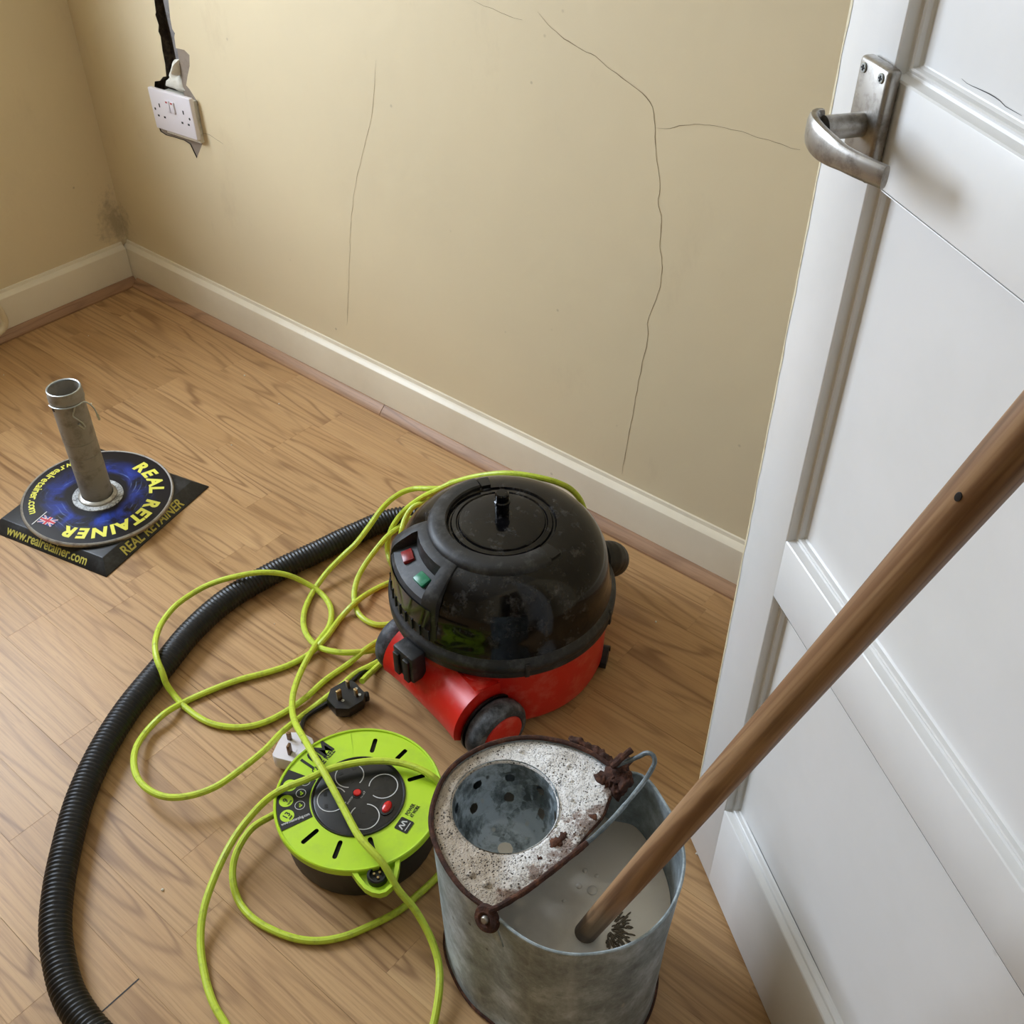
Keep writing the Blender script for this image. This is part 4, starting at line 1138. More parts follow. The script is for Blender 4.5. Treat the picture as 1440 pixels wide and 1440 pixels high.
# switch housing at the rear, with a recess in its top
hs = MB()
AH = 30
FULL = [(0.100, 0.2725), (0.113, 0.2705), (0.129, 0.2630), (0.147, 0.2495), (0.1555, 0.2420), (0.1600, 0.2340), (0.1620, 0.2240), (0.1630, 0.190), (0.1640, 0.166), (0.150, 0.160)]
NOTC = [(0.100, 0.2725), (0.113, 0.2705), (0.121, 0.2670), (0.1235, 0.2440), (0.1500, 0.2335), (0.1575, 0.2300), (0.1615, 0.2240), (0.1630, 0.190), (0.1640, 0.166), (0.150, 0.160)]
angs = [-30, -29.3, -27, -22, -20.6, -20.2, -14, -7, 0, 7, 14, 20.2, 20.6, 22, 27, 29.3, 30]
vs = []
for i, d in enumerate(angs):
    a = math.radians(180 + d)
    pr = NOTC if abs(d) < 20.5 else FULL
    inset = 0.006 if abs(d) > 29.5 else (0.002 if abs(d) > 28 else 0)
    for r_, z_ in pr:
        vs.append(((r_ - inset) * math.cos(a), (r_ - inset) * math.sin(a), z_ - inset * 0.6))
n_ = len(FULL)
hs.add(vs, [(i * n_ + k, (i + 1) * n_ + k, (i + 1) * n_ + k + 1, i * n_ + k + 1) for i in range(len(angs) - 1) for k in range(n_ - 1)] + [tuple(range(n_)), tuple(range((len(angs) - 1) * n_, len(angs) * n_))])
house = hs.build('switch_housing', MT['black_matte'], head, angle=30)
for d, mt, nm in ((-11, 'sw_red', 'red_switch'), (11, 'sw_green', 'green_switch')):
    T = Rz(math.radians(180 + d)) @ Tr(0.1385, 0, 0.2385) @ Ry(math.radians(17))
    MB().box((-0.0085, -0.0115, -0.005), (0.0085, 0.0115, 0.0042), T).build(nm, MT[mt], house, bevel=0.0016)
# glossy front of the housing and the vent slots under it
MB().lathe([(0.1636, 0.2235), (0.1642, 0.200), (0.1648, 0.184)], 20, None, math.radians(153), math.radians(207)).build('housing_front', MT['black'], house)
for k in range(9):
    d = -24 + 6 * k
    MB().box((0.160, -0.0036, 0.165), (0.1652, 0.0036, 0.183), Rz(math.radians(180 + d))).build('vent_slot', MT['deep_black'], house, smooth=False)
    MB().box((0.160, -0.0042, 0.165), (0.1668, -0.0026 + -0.0, 0.184), Rz(math.radians(180 + d + 3))).build('vent_rib', MT['black_matte'], house, smooth=False)
# rear clip on the rim
T = Rz(math.radians(183)) @ Tr(0.168, 0, 0)
cl = MB().box((0.000, -0.022, 0.092), (0.026, 0.022, 0.143), T).build('clip', MT['black_matte'], vac, bevel=0.004)
MB().box((0.0255, -0.0165, 0.094), (0.0305, -0.0050, 0.136), T).box((0.0255, 0.005, 0.094), (0.0305, 0.0165, 0.136), T).build('clip_rib', MT['deep_black'], cl, bevel=0.0012)
# hose inlet socket on the front of the drum
MB().lathe([(0.0, -0.02), (0.029, -0.02), (0.029, 0.014), (0.026, 0.018), (0.0, 0.018)], 32, Tr(0.150, -0.045, 0.140) @ Rz(math.radians(-16)) @ Ry(PI / 2 + 0.25)).build('hose_inlet', MT['black_matte'], vac)

# ribbed hose
hp = smooth_path(HOSE, 0.0016)
prof = [0.0176, 0.0198, 0.0198, 0.0176]
ho_ = MB().tube(hp, 0.03, 22, True, lambda i: prof[i % 4]).build('vacuum_hose', MT['hose'], angle=80)
tag(ho_, 'thick ribbed black hose curving across the floor from behind the vacuum', 'hose')
cf = smooth_path(HOSE[:5], 0.0022)
nc = len(cf)
MB().tube(cf, 0.028, 26, True, lambda i: (0.0265 + (0.0012 if i % 3 else 0.0)) * (1.0 if i < nc * 0.7 else 1.0 - 0.22 * (i - nc * 0.7) / (nc * 0.3))).build('elbow_cuff', MT['hose'], ho_, angle=70)

# ================================================================ CABLE REEL
RC = Vector((-0.676, 0.5045, 0))
RA = math.radians(102.1)                             # its lettering reads along local +x
reel = empty('cable_reel', RC, RA)
tag(reel, 'lime green topped cable reel with a black drum and four sockets', 'cable reel')
ZT = 0.079
MB().lathe([(0, 0.0), (0.092, 0.0), (0.0985, 0.003), (0.1005, 0.008), (0.1030, 0.066), (0.1030, 0.070), (0, 0.070)], 40).build('drum', MT['reel_body'], reel, angle=20)
HOLES = [(19.4, .070, .0945), (-9.8, .073, .0945), (-41.2, .067, .091), (165.3, .068, .0955), (-165, .068, .0945), (-133.7, .065, .0895)]
# lime cover with its slots really cut through
def cover():
    bm = bmesh.new()
    na, nr = 240, 34
    r0, r1 = 0.0605, 0.1065
    grid = []
    for i in range(na):
        a = 2 * PI * i / na
        grid.append([bm.verts.new((((r0 + (r1 - r0) * k / nr)) * math.cos(a), (r0 + (r1 - r0) * k / nr) * math.sin(a), ZT - 0.0008 * (k / nr))) for k in range(nr + 1)])
    bad = set()
    W2 = 0.0031
    def dist(co):
        best = 9
        for d, ra, rb in HOLES:
            a = math.radians(d)
            u_ = co.x * math.cos(a) + co.y * math.sin(a)
            v_ = -co.x * math.sin(a) + co.y * math.cos(a)
            uc = min(max(u_, ra + W2), rb - W2)
            dd_ = math.hypot(u_ - uc, v_)
            if dd_ < best:
                best = dd_
                bst = (uc * math.cos(a), uc * math.sin(a))
        return best, bst
    for i in range(na):
        for k in range(nr + 1):
            v = grid[i][k]
            d_, c_ = dist(v.co)
            if W2 - 0.0013 < d_ < W2 + 0.0011:       # snap to the slot edge
                f_ = W2 / d_
                v.co.x = c_[0] + (v.co.x - c_[0]) * f_
                v.co.y = c_[1] + (v.co.y - c_[1]) * f_
            elif d_ <= W2 - 0.0013:
                bad.add(v)
    for i in range(na):
        for k in range(nr):
            q = [grid[i][k], grid[(i + 1) % na][k], grid[(i + 1) % na][k + 1], grid[i][k + 1]]
            if any(v in bad for v in q):
                continue
            bm.faces.new(q)
    for v in [v for v in bm.verts if not v.link_faces]:
        bm.verts.remove(v)
    # rolled outer edge and skirt
    prof_ = [(0.1065, ZT - 0.0008), (0.1072, ZT + 0.0012), (0.1092, ZT + 0.0016), (0.1105, ZT + 0.0002), (0.1105, ZT - 0.009), (0.1090, ZT - 0.0110), (0.1030, ZT - 0.0110)]
    rows = [[grid[i][nr] for i in range(na)]]
    for r_, z_ in prof_[1:]:
        rows.append([bm.verts.new((r_ * math.cos(2 * PI * i / na), r_ * math.sin(2 * PI * i / na), z_)) for i in range(na)])
    for a_, b_ in zip(rows, rows[1:]):
        for i in range(na):
            bm.faces.new([a_[i], a_[(i + 1) % na], b_[(i + 1) % na], b_[i]])
    bmesh.ops.recalc_face_normals(bm, faces=bm.faces)
    for f in bm.faces:
        f.smooth = True
    for e in bm.edges:
        if len(e.link_faces) == 2 and e.calc_face_angle(0) > 0.5:
            e.smooth = False
    me = bpy.data.meshes.new('cover')
    bm.to_mesh(me)
    bm.free()
    me.materials.append(MT['lime'])
    o = bpy.data.objects.new('cover', me)
    COL.objects.link(o)
    o.parent = reel
    return o
cv = cover()
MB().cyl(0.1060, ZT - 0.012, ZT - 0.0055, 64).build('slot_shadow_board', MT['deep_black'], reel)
# seam line on the cover
MB().box((0.0625, -0.0004, ZT - 0.0003), (0.106, 0.0004, ZT + 0.0001), Rz(math.radians(40))).build('cover_seam', MT['lime'], cv, smooth=False)
# socket panel
panel = MB().lathe([(0.0, ZT + 0.0010), (0.0565, ZT + 0.0010), (0.0585, ZT + 0.0004), (0.0600, ZT + 0.0022), (0.0615, ZT + 0.0022), (0.0625, ZT - 0.0010), (0.0605, ZT - 0.004)], 72).build('socket_panel', MT['reel_black'], reel)
for d in (128, 54, -38, -133):
    a = math.radians(d)
    cxy = (0.0345 * math.cos(a), 0.0345 * math.sin(a))
    T = Tr(cxy[0], cxy[1], ZT + 0.0011) @ Rz(a)
    o = MB().lathe([(0.0183, 0), (0.0183, 0.0005), (0.0195, 0.0005), (0.0195, 0)], 40, T, math.radians(205), math.radians(205 + 312)).build('socket_ring', MT['silver_print'], panel)
    sk_ = MB()
    # recessed-looking socket face and its three pin holes
    sl = MB()
    for (px, py, w_, h_) in ((-0.009, 0, 0.0075, 0.0042), (0.008, 0.0095, 0.0042, 0.0062), (0.008, -0.0095, 0.0042, 0.0062)):
        sl.box((px - w_ / 2, py - h_ / 2, -0.0002), (px + w_ / 2, py + h_ / 2, 0.0002), T)
    sl.build('pin_slot', MT['deep_black'], panel, smooth=False)
MB().lathe([(0.0062, 0), (0.0062, 0.0012), (0.0076, 0.0012), (0.0076, 0)], 24, Tr(0.002, 0.003, ZT + 0.001)).build('button_ring', MT['deep_black'], panel)
MB().cyl(0.0052, 0, 0.0032, 24, Tr(0.002, 0.003, ZT + 0.001), 0.0010).build('reset_button', MT['red_button'], panel)
Trk = Tr(0.0015, -0.0435, ZT + 0.001) @ Rz(math.radians(8))
MB().lathe([(0.0, 0.0), (0.0122, 0.0), (0.0122, 0.0018), (0.0105, 0.0020), (0.0, 0.0014)], 32, Trk @ Matrix.Diagonal((1.0, 0.74, 1, 1))).build('rocker_bezel', MT['deep_black'], panel)
MB().lathe([(0.0, 0.0062), (0.004, 0.0058), (0.008, 0.0042), (0.0098, 0.0012)], 32, Trk @ Matrix.Diagonal((1.0, 0.62, 1, 1))).build('rocker_switch', MT['red_button'], panel)
lettering('RESET', 0.0042, Tr(-0.002, -0.006, ZT + 0.0012) @ Rz(math.radians(2)), MT['silver_print'], panel)
lettering('SWITCH', 0.0036, Tr(-0.018, 0.004, ZT + 0.0012) @ Rz(math.radians(2)), MT['silver_print'], panel)
# printing on the cover
zt_ = ZT + 0.0001
lettering('10M', 0.0330, Tr(0.0015, 0.0795, zt_) @ Rz(math.radians(-9)), MT['deep_black'], cv, bold=0.020, width=0.042)
lettering('CABLE REEL', 0.0112, Tr(0.0020, 0.0705, zt_) @ Rz(math.radians(-3)), MT['deep_black'], cv, bold=0.014, width=0.043)
lb = MB()
lb.lathe([(0.0640, zt_ - 0.0003), (0.0640, zt_ + 0.0002), (0.1062, zt_ + 0.0002), (0.1062, zt_ - 0.0003)], 24, None, math.radians(95), math.radians(147.5), cap=True)
lb.build('black_label', MT['reel_black'], cv, smooth=False)
zl = zt_ + 0.0003
for d, txt in ((108, '5'), (122.8, '9'), (136.8, '13')):
    a = math.radians(d)
    c_ = (0.0940 * math.cos(a), 0.0940 * math.sin(a))
    MB().cyl(0.0092, 0, 0.0002, 28, Tr(c_[0], c_[1], zl)).build('label_badge', MT['lime'], cv, smooth=False)
    lettering(txt, 0.0105, Tr(c_[0], c_[1] - 0.0025, zl + 0.0004), MT['deep_black'], cv, bold=0.016, align='CENTER')
    lettering('AMP' if d > 130 else 'YEAR', 0.0035, Tr(c_[0], c_[1] - 0.0068, zl + 0.0004), MT['deep_black'], cv, bold=0.014, align='CENTER')
for d in (101, 115, 129):
    a = math.radians(d)
    c_ = (0.0762 * math.cos(a), 0.0762 * math.sin(a))
    T = Tr(c_[0], c_[1], zl)
    MB().lathe([(0.0060, 0), (0.0060, 0.0002), (0.0067, 0.0002), (0.0067, 0)], 26, T).build('label_icon', MT['silver_print'], cv, smooth=False)
    MB().box((-0.003, -0.0009, 0), (0.003, 0.0009, 0.0002), T @ Rz(0.7)).box((-0.0012, -0.003, 0), (0.0012, 0.001, 0.0002), T @ Rz(0.4)).build('label_icon', MT['lime'], cv, smooth=False)
a = math.radians(143.8)
lettering('www.masterplug.com', 0.0058, Tr(0.104 * math.cos(a), 0.104 * math.sin(a), zl) @ Rz(a + PI), MT['silver_print'], cv, bold=0.012, xs=0.74)
T = Tr(-0.0098, -0.0766, zt_)
MB().prism([(-0.0095, -0.0082), (-0.0082, -0.0095), (0.0082, -0.0095), (0.0095, -0.0082), (0.0095, 0.0082), (0.0082, 0.0095), (-0.0082, 0.0095), (-0.0095, 0.0082)], 0, 0.0002, T).build('maker_logo', MT['deep_black'], cv, smooth=False)
lg = MB()
for (x0, y0, x1, y1) in ((-0.0065, -0.0015, -0.0035, 0.0055), (-0.0030, 0.0050, -0.0005, -0.0012), (0.0002, -0.0015, 0.0026, 0.0055), (0.0034, 0.0050, 0.0060, -0.0012)):
    dx, dy = x1 - x0, y1 - y0
    L_ = math.hypot(dx, dy)
    lg.box((0, -0.0008, 0.0002), (L_, 0.0008, 0.0004), T @ Tr(x0, y0, 0) @ Rz(math.atan2(dy, dx)))
lg.box((-0.0068, -0.0058, 0.0002), (0.0068, -0.0049, 0.0004), T)
lg.build('maker_logo', MT['silver_print'], cv, smooth=False)
lettering('POWER', 0.0072, Tr(0.0045, -0.0735, zt_), MT['deep_black'], cv, bold=0.018, xs=0.74)
lettering('AT WORK', 0.0066, Tr(0.0045, -0.0800, zt_), MT['deep_black'], cv, bold=0.018, xs=0.62)
# carrying tab with the round inlet, on the rim
a = math.radians(-134.5)
T = Rz(a)
def tabloop(k):
    pts = [(0.1045, 0.031 * k), (0.118, 0.0265 * k), (0.132, 0.020 * k), (0.140, 0.0125 * k), (0.1445, 0.004 * k)]
    return pts
outer = [(x, y) for x, y in tabloop(1)] + [(x, -y) for x, y in tabloop(1)[::-1]]
inner_ = [(x - 0.004, y * 0.84) for x, y in outer]
tb_ = MB()
n_ = len(outer)
for (A_, B_, z0, z1) in ((outer, inner_, ZT - 0.012, ZT - 0.0015),):
    vs = [(x, y, z) for z in (z0, z1) for (x, y) in A_] + [(x, y, z) for z in (z0, z1) for (x, y) in B_]
    vs = [T @ Vector(v) for v in vs]
    fs = []
    for i in range(n_ - 1):
        fs += [(i, i + 1, n_ + i + 1, n_ + i), (2 * n_ + i, 2 * n_ + i + 1, 3 * n_ + i + 1, 3 * n_ + i), (n_ + i, n_ + i + 1, 3 * n_ + i + 1, 3 * n_ + i), (i, i + 1, 2 * n_ + i + 1, 2 * n_ + i)]
    fs += [(0, n_, 3 * n_, 2 * n_), (n_ - 1, 2 * n_ - 1, 4 * n_ - 1, 3 * n_ - 1)]
    tb_.add(vs, fs)
tb_.prism([(x - 0.003, y * 0.9) for x, y in outer], ZT - 0.012, ZT - 0.0095, T)
tab = tb_.build('carry_tab', MT['lime'], reel)
Tp = T @ Tr(0.1185, -0.001, ZT - 0.0095)
MB().lathe([(0, 0.0), (0.0128, 0.0), (0.0128, 0.0085), (0.0112, 0.0100), (0.0095, 0.0100), (0.0090, 0.0050), (0.0, 0.0050)], 32, Tp).build('winder_knob', MT['deep_black'], tab)
for k in range(3):
    q = 2 * PI * k / 3
    MB().cyl(0.0016, 0.004, 0.0088, 12, Tp @ Tr(0.0042 * math.cos(q), 0.0042 * math.sin(q), 0)).build('contact_pin', MT['brass'], tab)

# ================================================================ CORDS AND PLUGS
mb = MB()
mb.tube(smooth_path(CABLE, 0.005), 0.0048, 10)
tag(mb.build('extension_cable', MT['lime_cord']), 'long lime green flex looped over the floor, hose and cable reel', 'cable')

def uk_plug(name, loc, rz, mat, pin, outline, hgt, label, tilt=0.0):
    e = empty(name, loc, rz)
    tag(e, label, 'plug')
    e.rotation_euler = (tilt, 0, rz)
    b = MB()
    n = len(outline)
    lay = [(0.80, 0.0), (0.97, 0.006), (1.0, 0.012), (1.0, hgt - 0.002), (0.97, hgt)]
    vs = [(x * k, y * k, z) for k, z in lay for x, y in outline]
    fs = [(i + j * n, (i + 1) % n + j * n, (i + 1) % n + (j + 1) * n, i + (j + 1) * n) for j in range(len(lay) - 1) for i in range(n)]
    fs += [tuple(range(n)), tuple(range((len(lay) - 1) * n, len(lay) * n))]
    b.add(vs, fs)
    b.build('plug_body', mat, e, angle=40)
    MB().box((-0.002, -0.0155, hgt - 0.001), (0.002, -0.0075, hgt + 0.0190)).build('earth_pin', pin, e, bevel=0.0006)
    for s in (-1, 1):
        MB().box((s * 0.0111 - 0.0032, 0.0088, hgt - 0.001), (s * 0.0111 + 0.0032, 0.0128, hgt + 0.0145)).build('live_pin', pin, e, bevel=0.0006)
    return e
rr_ = 0.024
out_w = [(-0.0245, -0.019), (-0.021, -0.0235), (-0.014, -0.025), (0.014, -0.025), (0.021, -0.0235), (0.0245, -0.019), (0.0255, 0.0), (0.0245, 0.016), (0.019, 0.022), (0.008, 0.025), (-0.008, 0.025), (-0.019, 0.022), (-0.0245, 0.016), (-0.0255, 0.0)]
out_b = [(-0.012, -0.027), (0.012, -0.027), (0.0255, -0.012), (0.0255, 0.014), (0.015, 0.0245), (-0.015, 0.0245), (-0.0255, 0.014), (-0.0255, -0.012)]
pw_ = uk_plug('white_plug', (-0.8345, 0.5235, 0.0005), math.radians(24), MT['pvc'], MT['brown_pin'], out_w, 0.030, 'white three pin plug lying pins up against the green cable reel')
pb_ = uk_plug('black_plug', (-0.8500, 0.6400, 0.0005), math.radians(-10), MT['deep_black'], MT['brass'], out_b, 0.025, 'black three pin plug lying pins up near the red vacuum wheel')
for (x, y) in ((0.0, 0.020), (0.013, 0.0175)):
    MB().cyl(0.0024, 0.0245, 0.0258, 14, Tr(x, y - 0.002, 0)).build('screw', MT['steel_wire'], pb_)
MB().cyl(0.0024, 0.0245, 0.0254, 14, Tr(0.006, -0.010, 0)).build('screw', MT['steel_wire'], pb_)
MB().box((-0.006, 0.022, 0.006), (0.006, 0.034, 0.019), Rz(-0.45)).build('cord_grip', MT['deep_black'], pb_, bevel=0.003)
MB().box((-0.005, -0.009, 0.0300), (0.007, -0.003, 0.0304)).build('fuse_cover', MT['pvc'], pw_, smooth=False)
for pts, par in zip(BLACK_CORD, (pw_,)):
    o = MB().tube(smooth_path(pts, 0.006), 0.0038, 8).build('flex', MT['black_cord'], par)
    o.matrix_parent_inverse = (Matrix.Translation(par.location) @ par.rotation_euler.to_matrix().to_4x4()).inverted()

# ================================================================ MOP BUCKET
cx_ = sum(p[0] for p in RIM) / len(RIM)
cy_ = sum(p[1] for p in RIM) / len(RIM)
bucket = empty('mop_bucket', (cx_, cy_, 0))
tag(bucket, 'galvanised metal mop bucket with rusty rim holding foamy water and a mop', 'bucket')
RIML = [Vector((p[0] - cx_, p[1] - cy_, 0)) for p in RIM]
rl = smooth_path(RIML, 0.006, closed=True)
NR = len(rl)
def wall_ring(k, z, inset=0.0):
    out_ = []
    for p in rl:
        l_ = p.length
        d_ = 0.0016 * noise.noise(Vector((p.x * 14, p.y * 14, z * 9))) if 0.02 < z < 0.24 else 0
        q_ = p * ((l_ * k - inset + d_) / l_)
        out_.append(Vector((q_.x, q_.y, z)))
    return out_
bk = MB()
levels = [(0.952, 0.0, 0), (0.962, 0.006, 0), (0.950, 0.012, 0)] + [(0.950 + 0.05 * t / 12, 0.012 + (ZR - 0.012) * t / 12, 0) for t in range(1, 13)]
rings = [wall_ring(k, z) for k, z, _ in levels]
inner = [wall_ring(0.950 + 0.05 * t / 8, 0.012 + (ZR - 0.012) * t / 8, 0.0016) for t in range(8, -1, -1)]
allr = rings + inner
vs = [p for r_ in allr for p in r_]
fs = [(j * NR + i, j * NR + (i + 1) % NR, (j + 1) * NR + (i + 1) % NR, (j + 1) * NR + i) for j in range(len(allr) - 1) for i in range(NR)]
fs += [tuple(range(NR)), tuple(range((len(allr) - 1) * NR, len(allr) * NR))]
bk.add(vs, fs)
bk.build('bucket_body', MT['zinc'], bucket, angle=50)
# wired rim: rusty round the wringer end, greyer round the pouring lip
def rim_part(sel, mat, name, r_):
    pts = [Vector((p.x, p.y, ZR)) for p in sel]
    MB().tube(pts, r_, 8).build(name, mat, bucket)
xs_split = -0.359 - cx_
order = list(range(NR))
left_idx = [i for i in order if rl[i].x < xs_split + 0.004]
right_idx = [i for i in order if rl[i].x >= xs_split - 0.002]
def contiguous(idx):
    s = set(idx)
    start = next(i for i in idx if (i - 1) % NR not in s)
    out_ = []
    i = start
    while i in s and len(out_) < NR:
        out_.append(i)
        i = (i + 1) % NR
    return out_
rim_part([rl[i] for i in contiguous(left_idx)], MT['rust'], 'wringer_rim', 0.0030)
rim_part([rl[i] for i in contiguous(right_idx)], MT['zinc'], 'lip_rim', 0.0019)
fb = [wall_ring(0.957, 0.004)[i] for i in range(NR)]
fb.append(fb[0])
MB().tube(fb, 0.0032, 8, False).build('foot_ring', MT['rust'], bucket)
# wringer deck with a hole for the strainer
SC = Vector((-0.4394 - cx_, 0.5219 - cy_, 0))
SR = 0.0588
DKZ = ZR - 0.0085
arc = [rl[i] * 0.985 for i in contiguous(left_idx)]
edge = [Vector((x - cx_, y - cy_, 0)) for x, y in DECKEDGE]
# outline runs round the rim, then back along the free edge
if (arc[-1] - edge[0]).length > (arc[-1] - edge[-1]).length:
    edge = edge[::-1]
outline = arc + smooth_path([arc[-1]] + edge + [arc[0]], 0.006)[1:-1]
def ray_hit(a):
    d = Vector((math.cos(a), math.sin(a), 0))
    best = None
    for i in range(len(outline)):
        p, q = outline[i] - SC, outline[(i + 1) % len(outline)] - SC
        e = q - p
        den = d.x * e.y - d.y * e.x
        if abs(den) < 1e-9:
            continue
        t = (p.x * e.y - p.y * e.x) / den
        u_ = (p.x * d.y - p.y * d.x) / den
        if t > 0 and -1e-6 <= u_ <= 1 + 1e-6 and (best is None or t > best):
            best = t
    return best or SR + 0.01
NA_ = 180
hits = [ray_hit(2 * PI * i / NA_) for i in range(NA_)]
def sheet(z, thick, bumpy, r_in, shrink, nr):
    mb = MB()
    vs, fs = [], []
    for i in range(NA_):
        a = 2 * PI * i / NA_
        R_ = hits[i] - shrink
        for k in range(nr + 1):
            t = k / nr
            r_ = r_in + (R_ - r_in) * t
            p = SC + Vector((math.cos(a), math.sin(a), 0)) * r_
            w_ = p + Vector((cx_, cy_, 0))
            edge_f = min(1, t * 6, (1 - t) * 6)
            h = bumpy * (0.4 + 0.9 * noise.noise(w_ * 28) + 0.35 * noise.noise(w_ * 90) + 0.12 * noise.noise(w_ * 260)) * edge_f if bumpy else 0
            if bumpy and k in (0, nr):
                h = -0.003
            vs.append((p.x, p.y, z + h))
    for i in range(NA_):
        j = (i + 1) % NA_
        for k in range(nr):
            fs.append((i * (nr + 1) + k, j * (nr + 1) + k, j * (nr + 1) + k + 1, i * (nr + 1) + k + 1))
    mb.add(vs, fs)
    return mb
sheet(DKZ, 0, 0, SR, 0.0, 3).build('wringer_deck', MT['zinc'], bucket)
ed = [Vector((p.x, p.y, DKZ)) for p in smooth_path(edge, 0.006)]
MB().tube(ed, 0.0030, 8).build('deck_edge', MT['rust'], bucket)
# strainer cone with punched holes
def strainer():
    bm = bmesh.new()
    na, nr = 200, 60
    PR = [(0.0602, 0.005), (0.0588, 0.001), (0.0580, -0.012), (0.0565, -0.030), (0.0520, -0.050), (0.0455, -0.066), (0.0370, -0.078), (0.0270, -0.084), (0.0, -0.085)]
    seg = [0]
    for a, b in zip(PR, PR[1:]):
        seg.append(seg[-1] + math.hypot(a[0] - b[0], a[1] - b[1]))
    def at(s_):
        for i in range(len(PR) - 1):
            if s_ <= seg[i + 1] + 1e-9:
                t = (s_ - seg[i]) / (seg[i + 1] - seg[i])
                return PR[i][0] + (PR[i + 1][0] - PR[i][0]) * t, PR[i][1] + (PR[i + 1][1] - PR[i][1]) * t
        return PR[-1]
    cen = []
    for s_, cnt, off in ((0.030, 9, 0.10), (0.060, 7, 0.42)):
        for k in range(cnt):
            a = 2 * PI * (k + off) / cnt
            r_, z_ = at(s_)
            cen.append(Vector((r_ * math.cos(a), r_ * math.sin(a), z_)))
    HR = 0.0059
    grid, bad = [], set()
    for i in range(na):
        a = 2 * PI * i / na
        col = []
        for k in range(nr + 1):
            r_, z_ = at((seg[-1] - 0.004) * k / nr)
            v = bm.verts.new((r_ * math.cos(a), r_ * math.sin(a), z_))
            for c_ in cen:
                d_ = (v.co - c_).length
                if d_ < HR - 0.0007:
                    bad.add(v)
                elif d_ < HR + 0.0009:
                    v.co = c_ + (v.co - c_) * (HR / d_)
            col.append(v)
        grid.append(col)
    for i in range(na):
        for k in range(nr):
            q = [grid[i][k], grid[(i + 1) % na][k], grid[(i + 1) % na][k + 1], grid[i][k + 1]]
            if not any(v in bad for v in q):
                bm.faces.new(q)
    bm.faces.new([grid[i][nr] for i in range(na)])
    for v in [v for v in bm.verts if not v.link_faces]:
        bm.verts.remove(v)
    bmesh.ops.recalc_face_normals(bm, faces=bm.faces)
    for f in bm.faces:
        f.smooth = True
    me = bpy.data.meshes.new('strainer_cone')
    bm.to_mesh(me)
    bm.free()
    me.materials.append(MT['zinc_in'])
    o = bpy.data.objects.new('strainer_cone', me)
    COL.objects.link(o)
    o.parent = bucket
    o.location = (SC.x, SC.y, DKZ)
    return o
strainer()
# bail handle, ears and the rust crusted round the rear ear
bp = [Vector(p) - Vector((cx_, cy_, 0)) for p in BAIL]
path_ = smooth_path(bp, 0.004)
nb = len(path_)
cut = int(nb * 0.42)
bl = MB().tube(path_, 0.0032, 10, True, lambda i: 0.0027 + 0.0006 * noise.noise(path_[i] * 120)).build('bail_handle', MT['zinc_bail'], bucket)
MB().tube(path_[:cut], 0.0040, 10, True, lambda i: 0.0035 + 0.0009 * noise.noise(path_[i] * 150)).build('bail_rust', MT['rust'], bl)
sw_ = smooth_path([Vector(p) - Vector((cx_, cy_, 0)) for p in STUB_WIRE], 0.003)
MB().tube(sw_, 0.0034, 8, True, lambda i: 0.0036 + 0.001 * noise.noise(sw_[i] * 200)).build('bail_hook', MT['rust'], bl)
front = Vector((-0.3680 - cx_, 0.4125 - cy_, ZR - 0.006))
T = Tr(*front) @ Rz(math.radians(-92)) @ Ry(PI / 2) @ Rx(0.0)
T = Tr(front.x, front.y - 0.003, front.z) @ Rx(math.radians(62))
MB().lathe([(0.0045, -0.0030), (0.0125, -0.0035), (0.0155, 0.0), (0.0135, 0.0040), (0.0080, 0.0052), (0.0045, 0.0030)], 26, T).build('bail_ear', MT['rust'], bucket)
MB().lathe([(0, 0.0075), (0.0030, 0.0072), (0.0045, 0.0050), (0.0045, -0.004)], 18, T).build('ear_rivet', MT['rim_steel'], bucket)
MB().prism([(-0.004, -0.004), (0.010, -0.002), (0.020, -0.024), (0.006, -0.022)], -0.0008, 0.0008, Tr(front.x + 0.004, front.y - 0.004, front.z) @ Rx(math.radians(84))).build('ear_strap', MT['zinc'], bucket)
def blob(p, r_, mb, seed):
    vs, fs = [], []
    nu, nv = 10, 7
    for j in range(nv + 1):
        th = PI * j / nv
        for i in range(nu):
            ph = 2 * PI * i / nu
            d = Vector((math.sin(th) * math.cos(ph), math.sin(th) * math.sin(ph), math.cos(th)))
            k = r_ * (1 + 0.55 * noise.noise(d * 1.7 + Vector((seed, 0, 0))))
            vs.append(Vector(p) + d * k)
    for j in range(nv):
        for i in range(nu):
            fs.append((j * nu + i, j * nu + (i + 1) % nu, (j + 1) * nu + (i + 1) % nu, (j + 1) * nu + i))
    mb.add(vs, fs)
def crust(pts, r_, seed, squash=0.7, mb=None):
    """a lumpy scab of rust along a path"""
    P = smooth_path(pts, 0.0016)
    m_ = len(P)
    base_ = MB().tube(P, r_, 18, True, lambda i: r_ * min(1, 0.35 + i / 5, 0.35 + (m_ - 1 - i) / 5))
    out_ = []
    for n_i, v in enumerate(base_.v):
        v = Vector(v)
        cen = P[min(n_i // 18, m_ - 1)]
        d = v - cen
        k = 1 + 0.75 * noise.noise(v * 120 + Vector((seed, 0, 0))) + 0.45 * noise.noise(v * 320 + Vector((0, seed, 0)))
        d = d * max(k, 0.3)
        out_.append((cen.x + d.x, cen.y + d.y, cen.z + d.z * squash))
    mb.add(out_, base_.f)
loc_ = lambda q: Vector((q[0] - cx_, q[1] - cy_, q[2]))
mb = MB()
crust([loc_((q[0], q[1], ZR - 0.002)) for q in RUST[0:6]], 0.0048, 1.0, 0.8, mb)
crust([loc_((q[0], q[1], ZR + 0.001)) for q in (RUST[3], RUST[4], RUST[6], RUST[12])], 0.0115, 7.0, 0.8, mb)
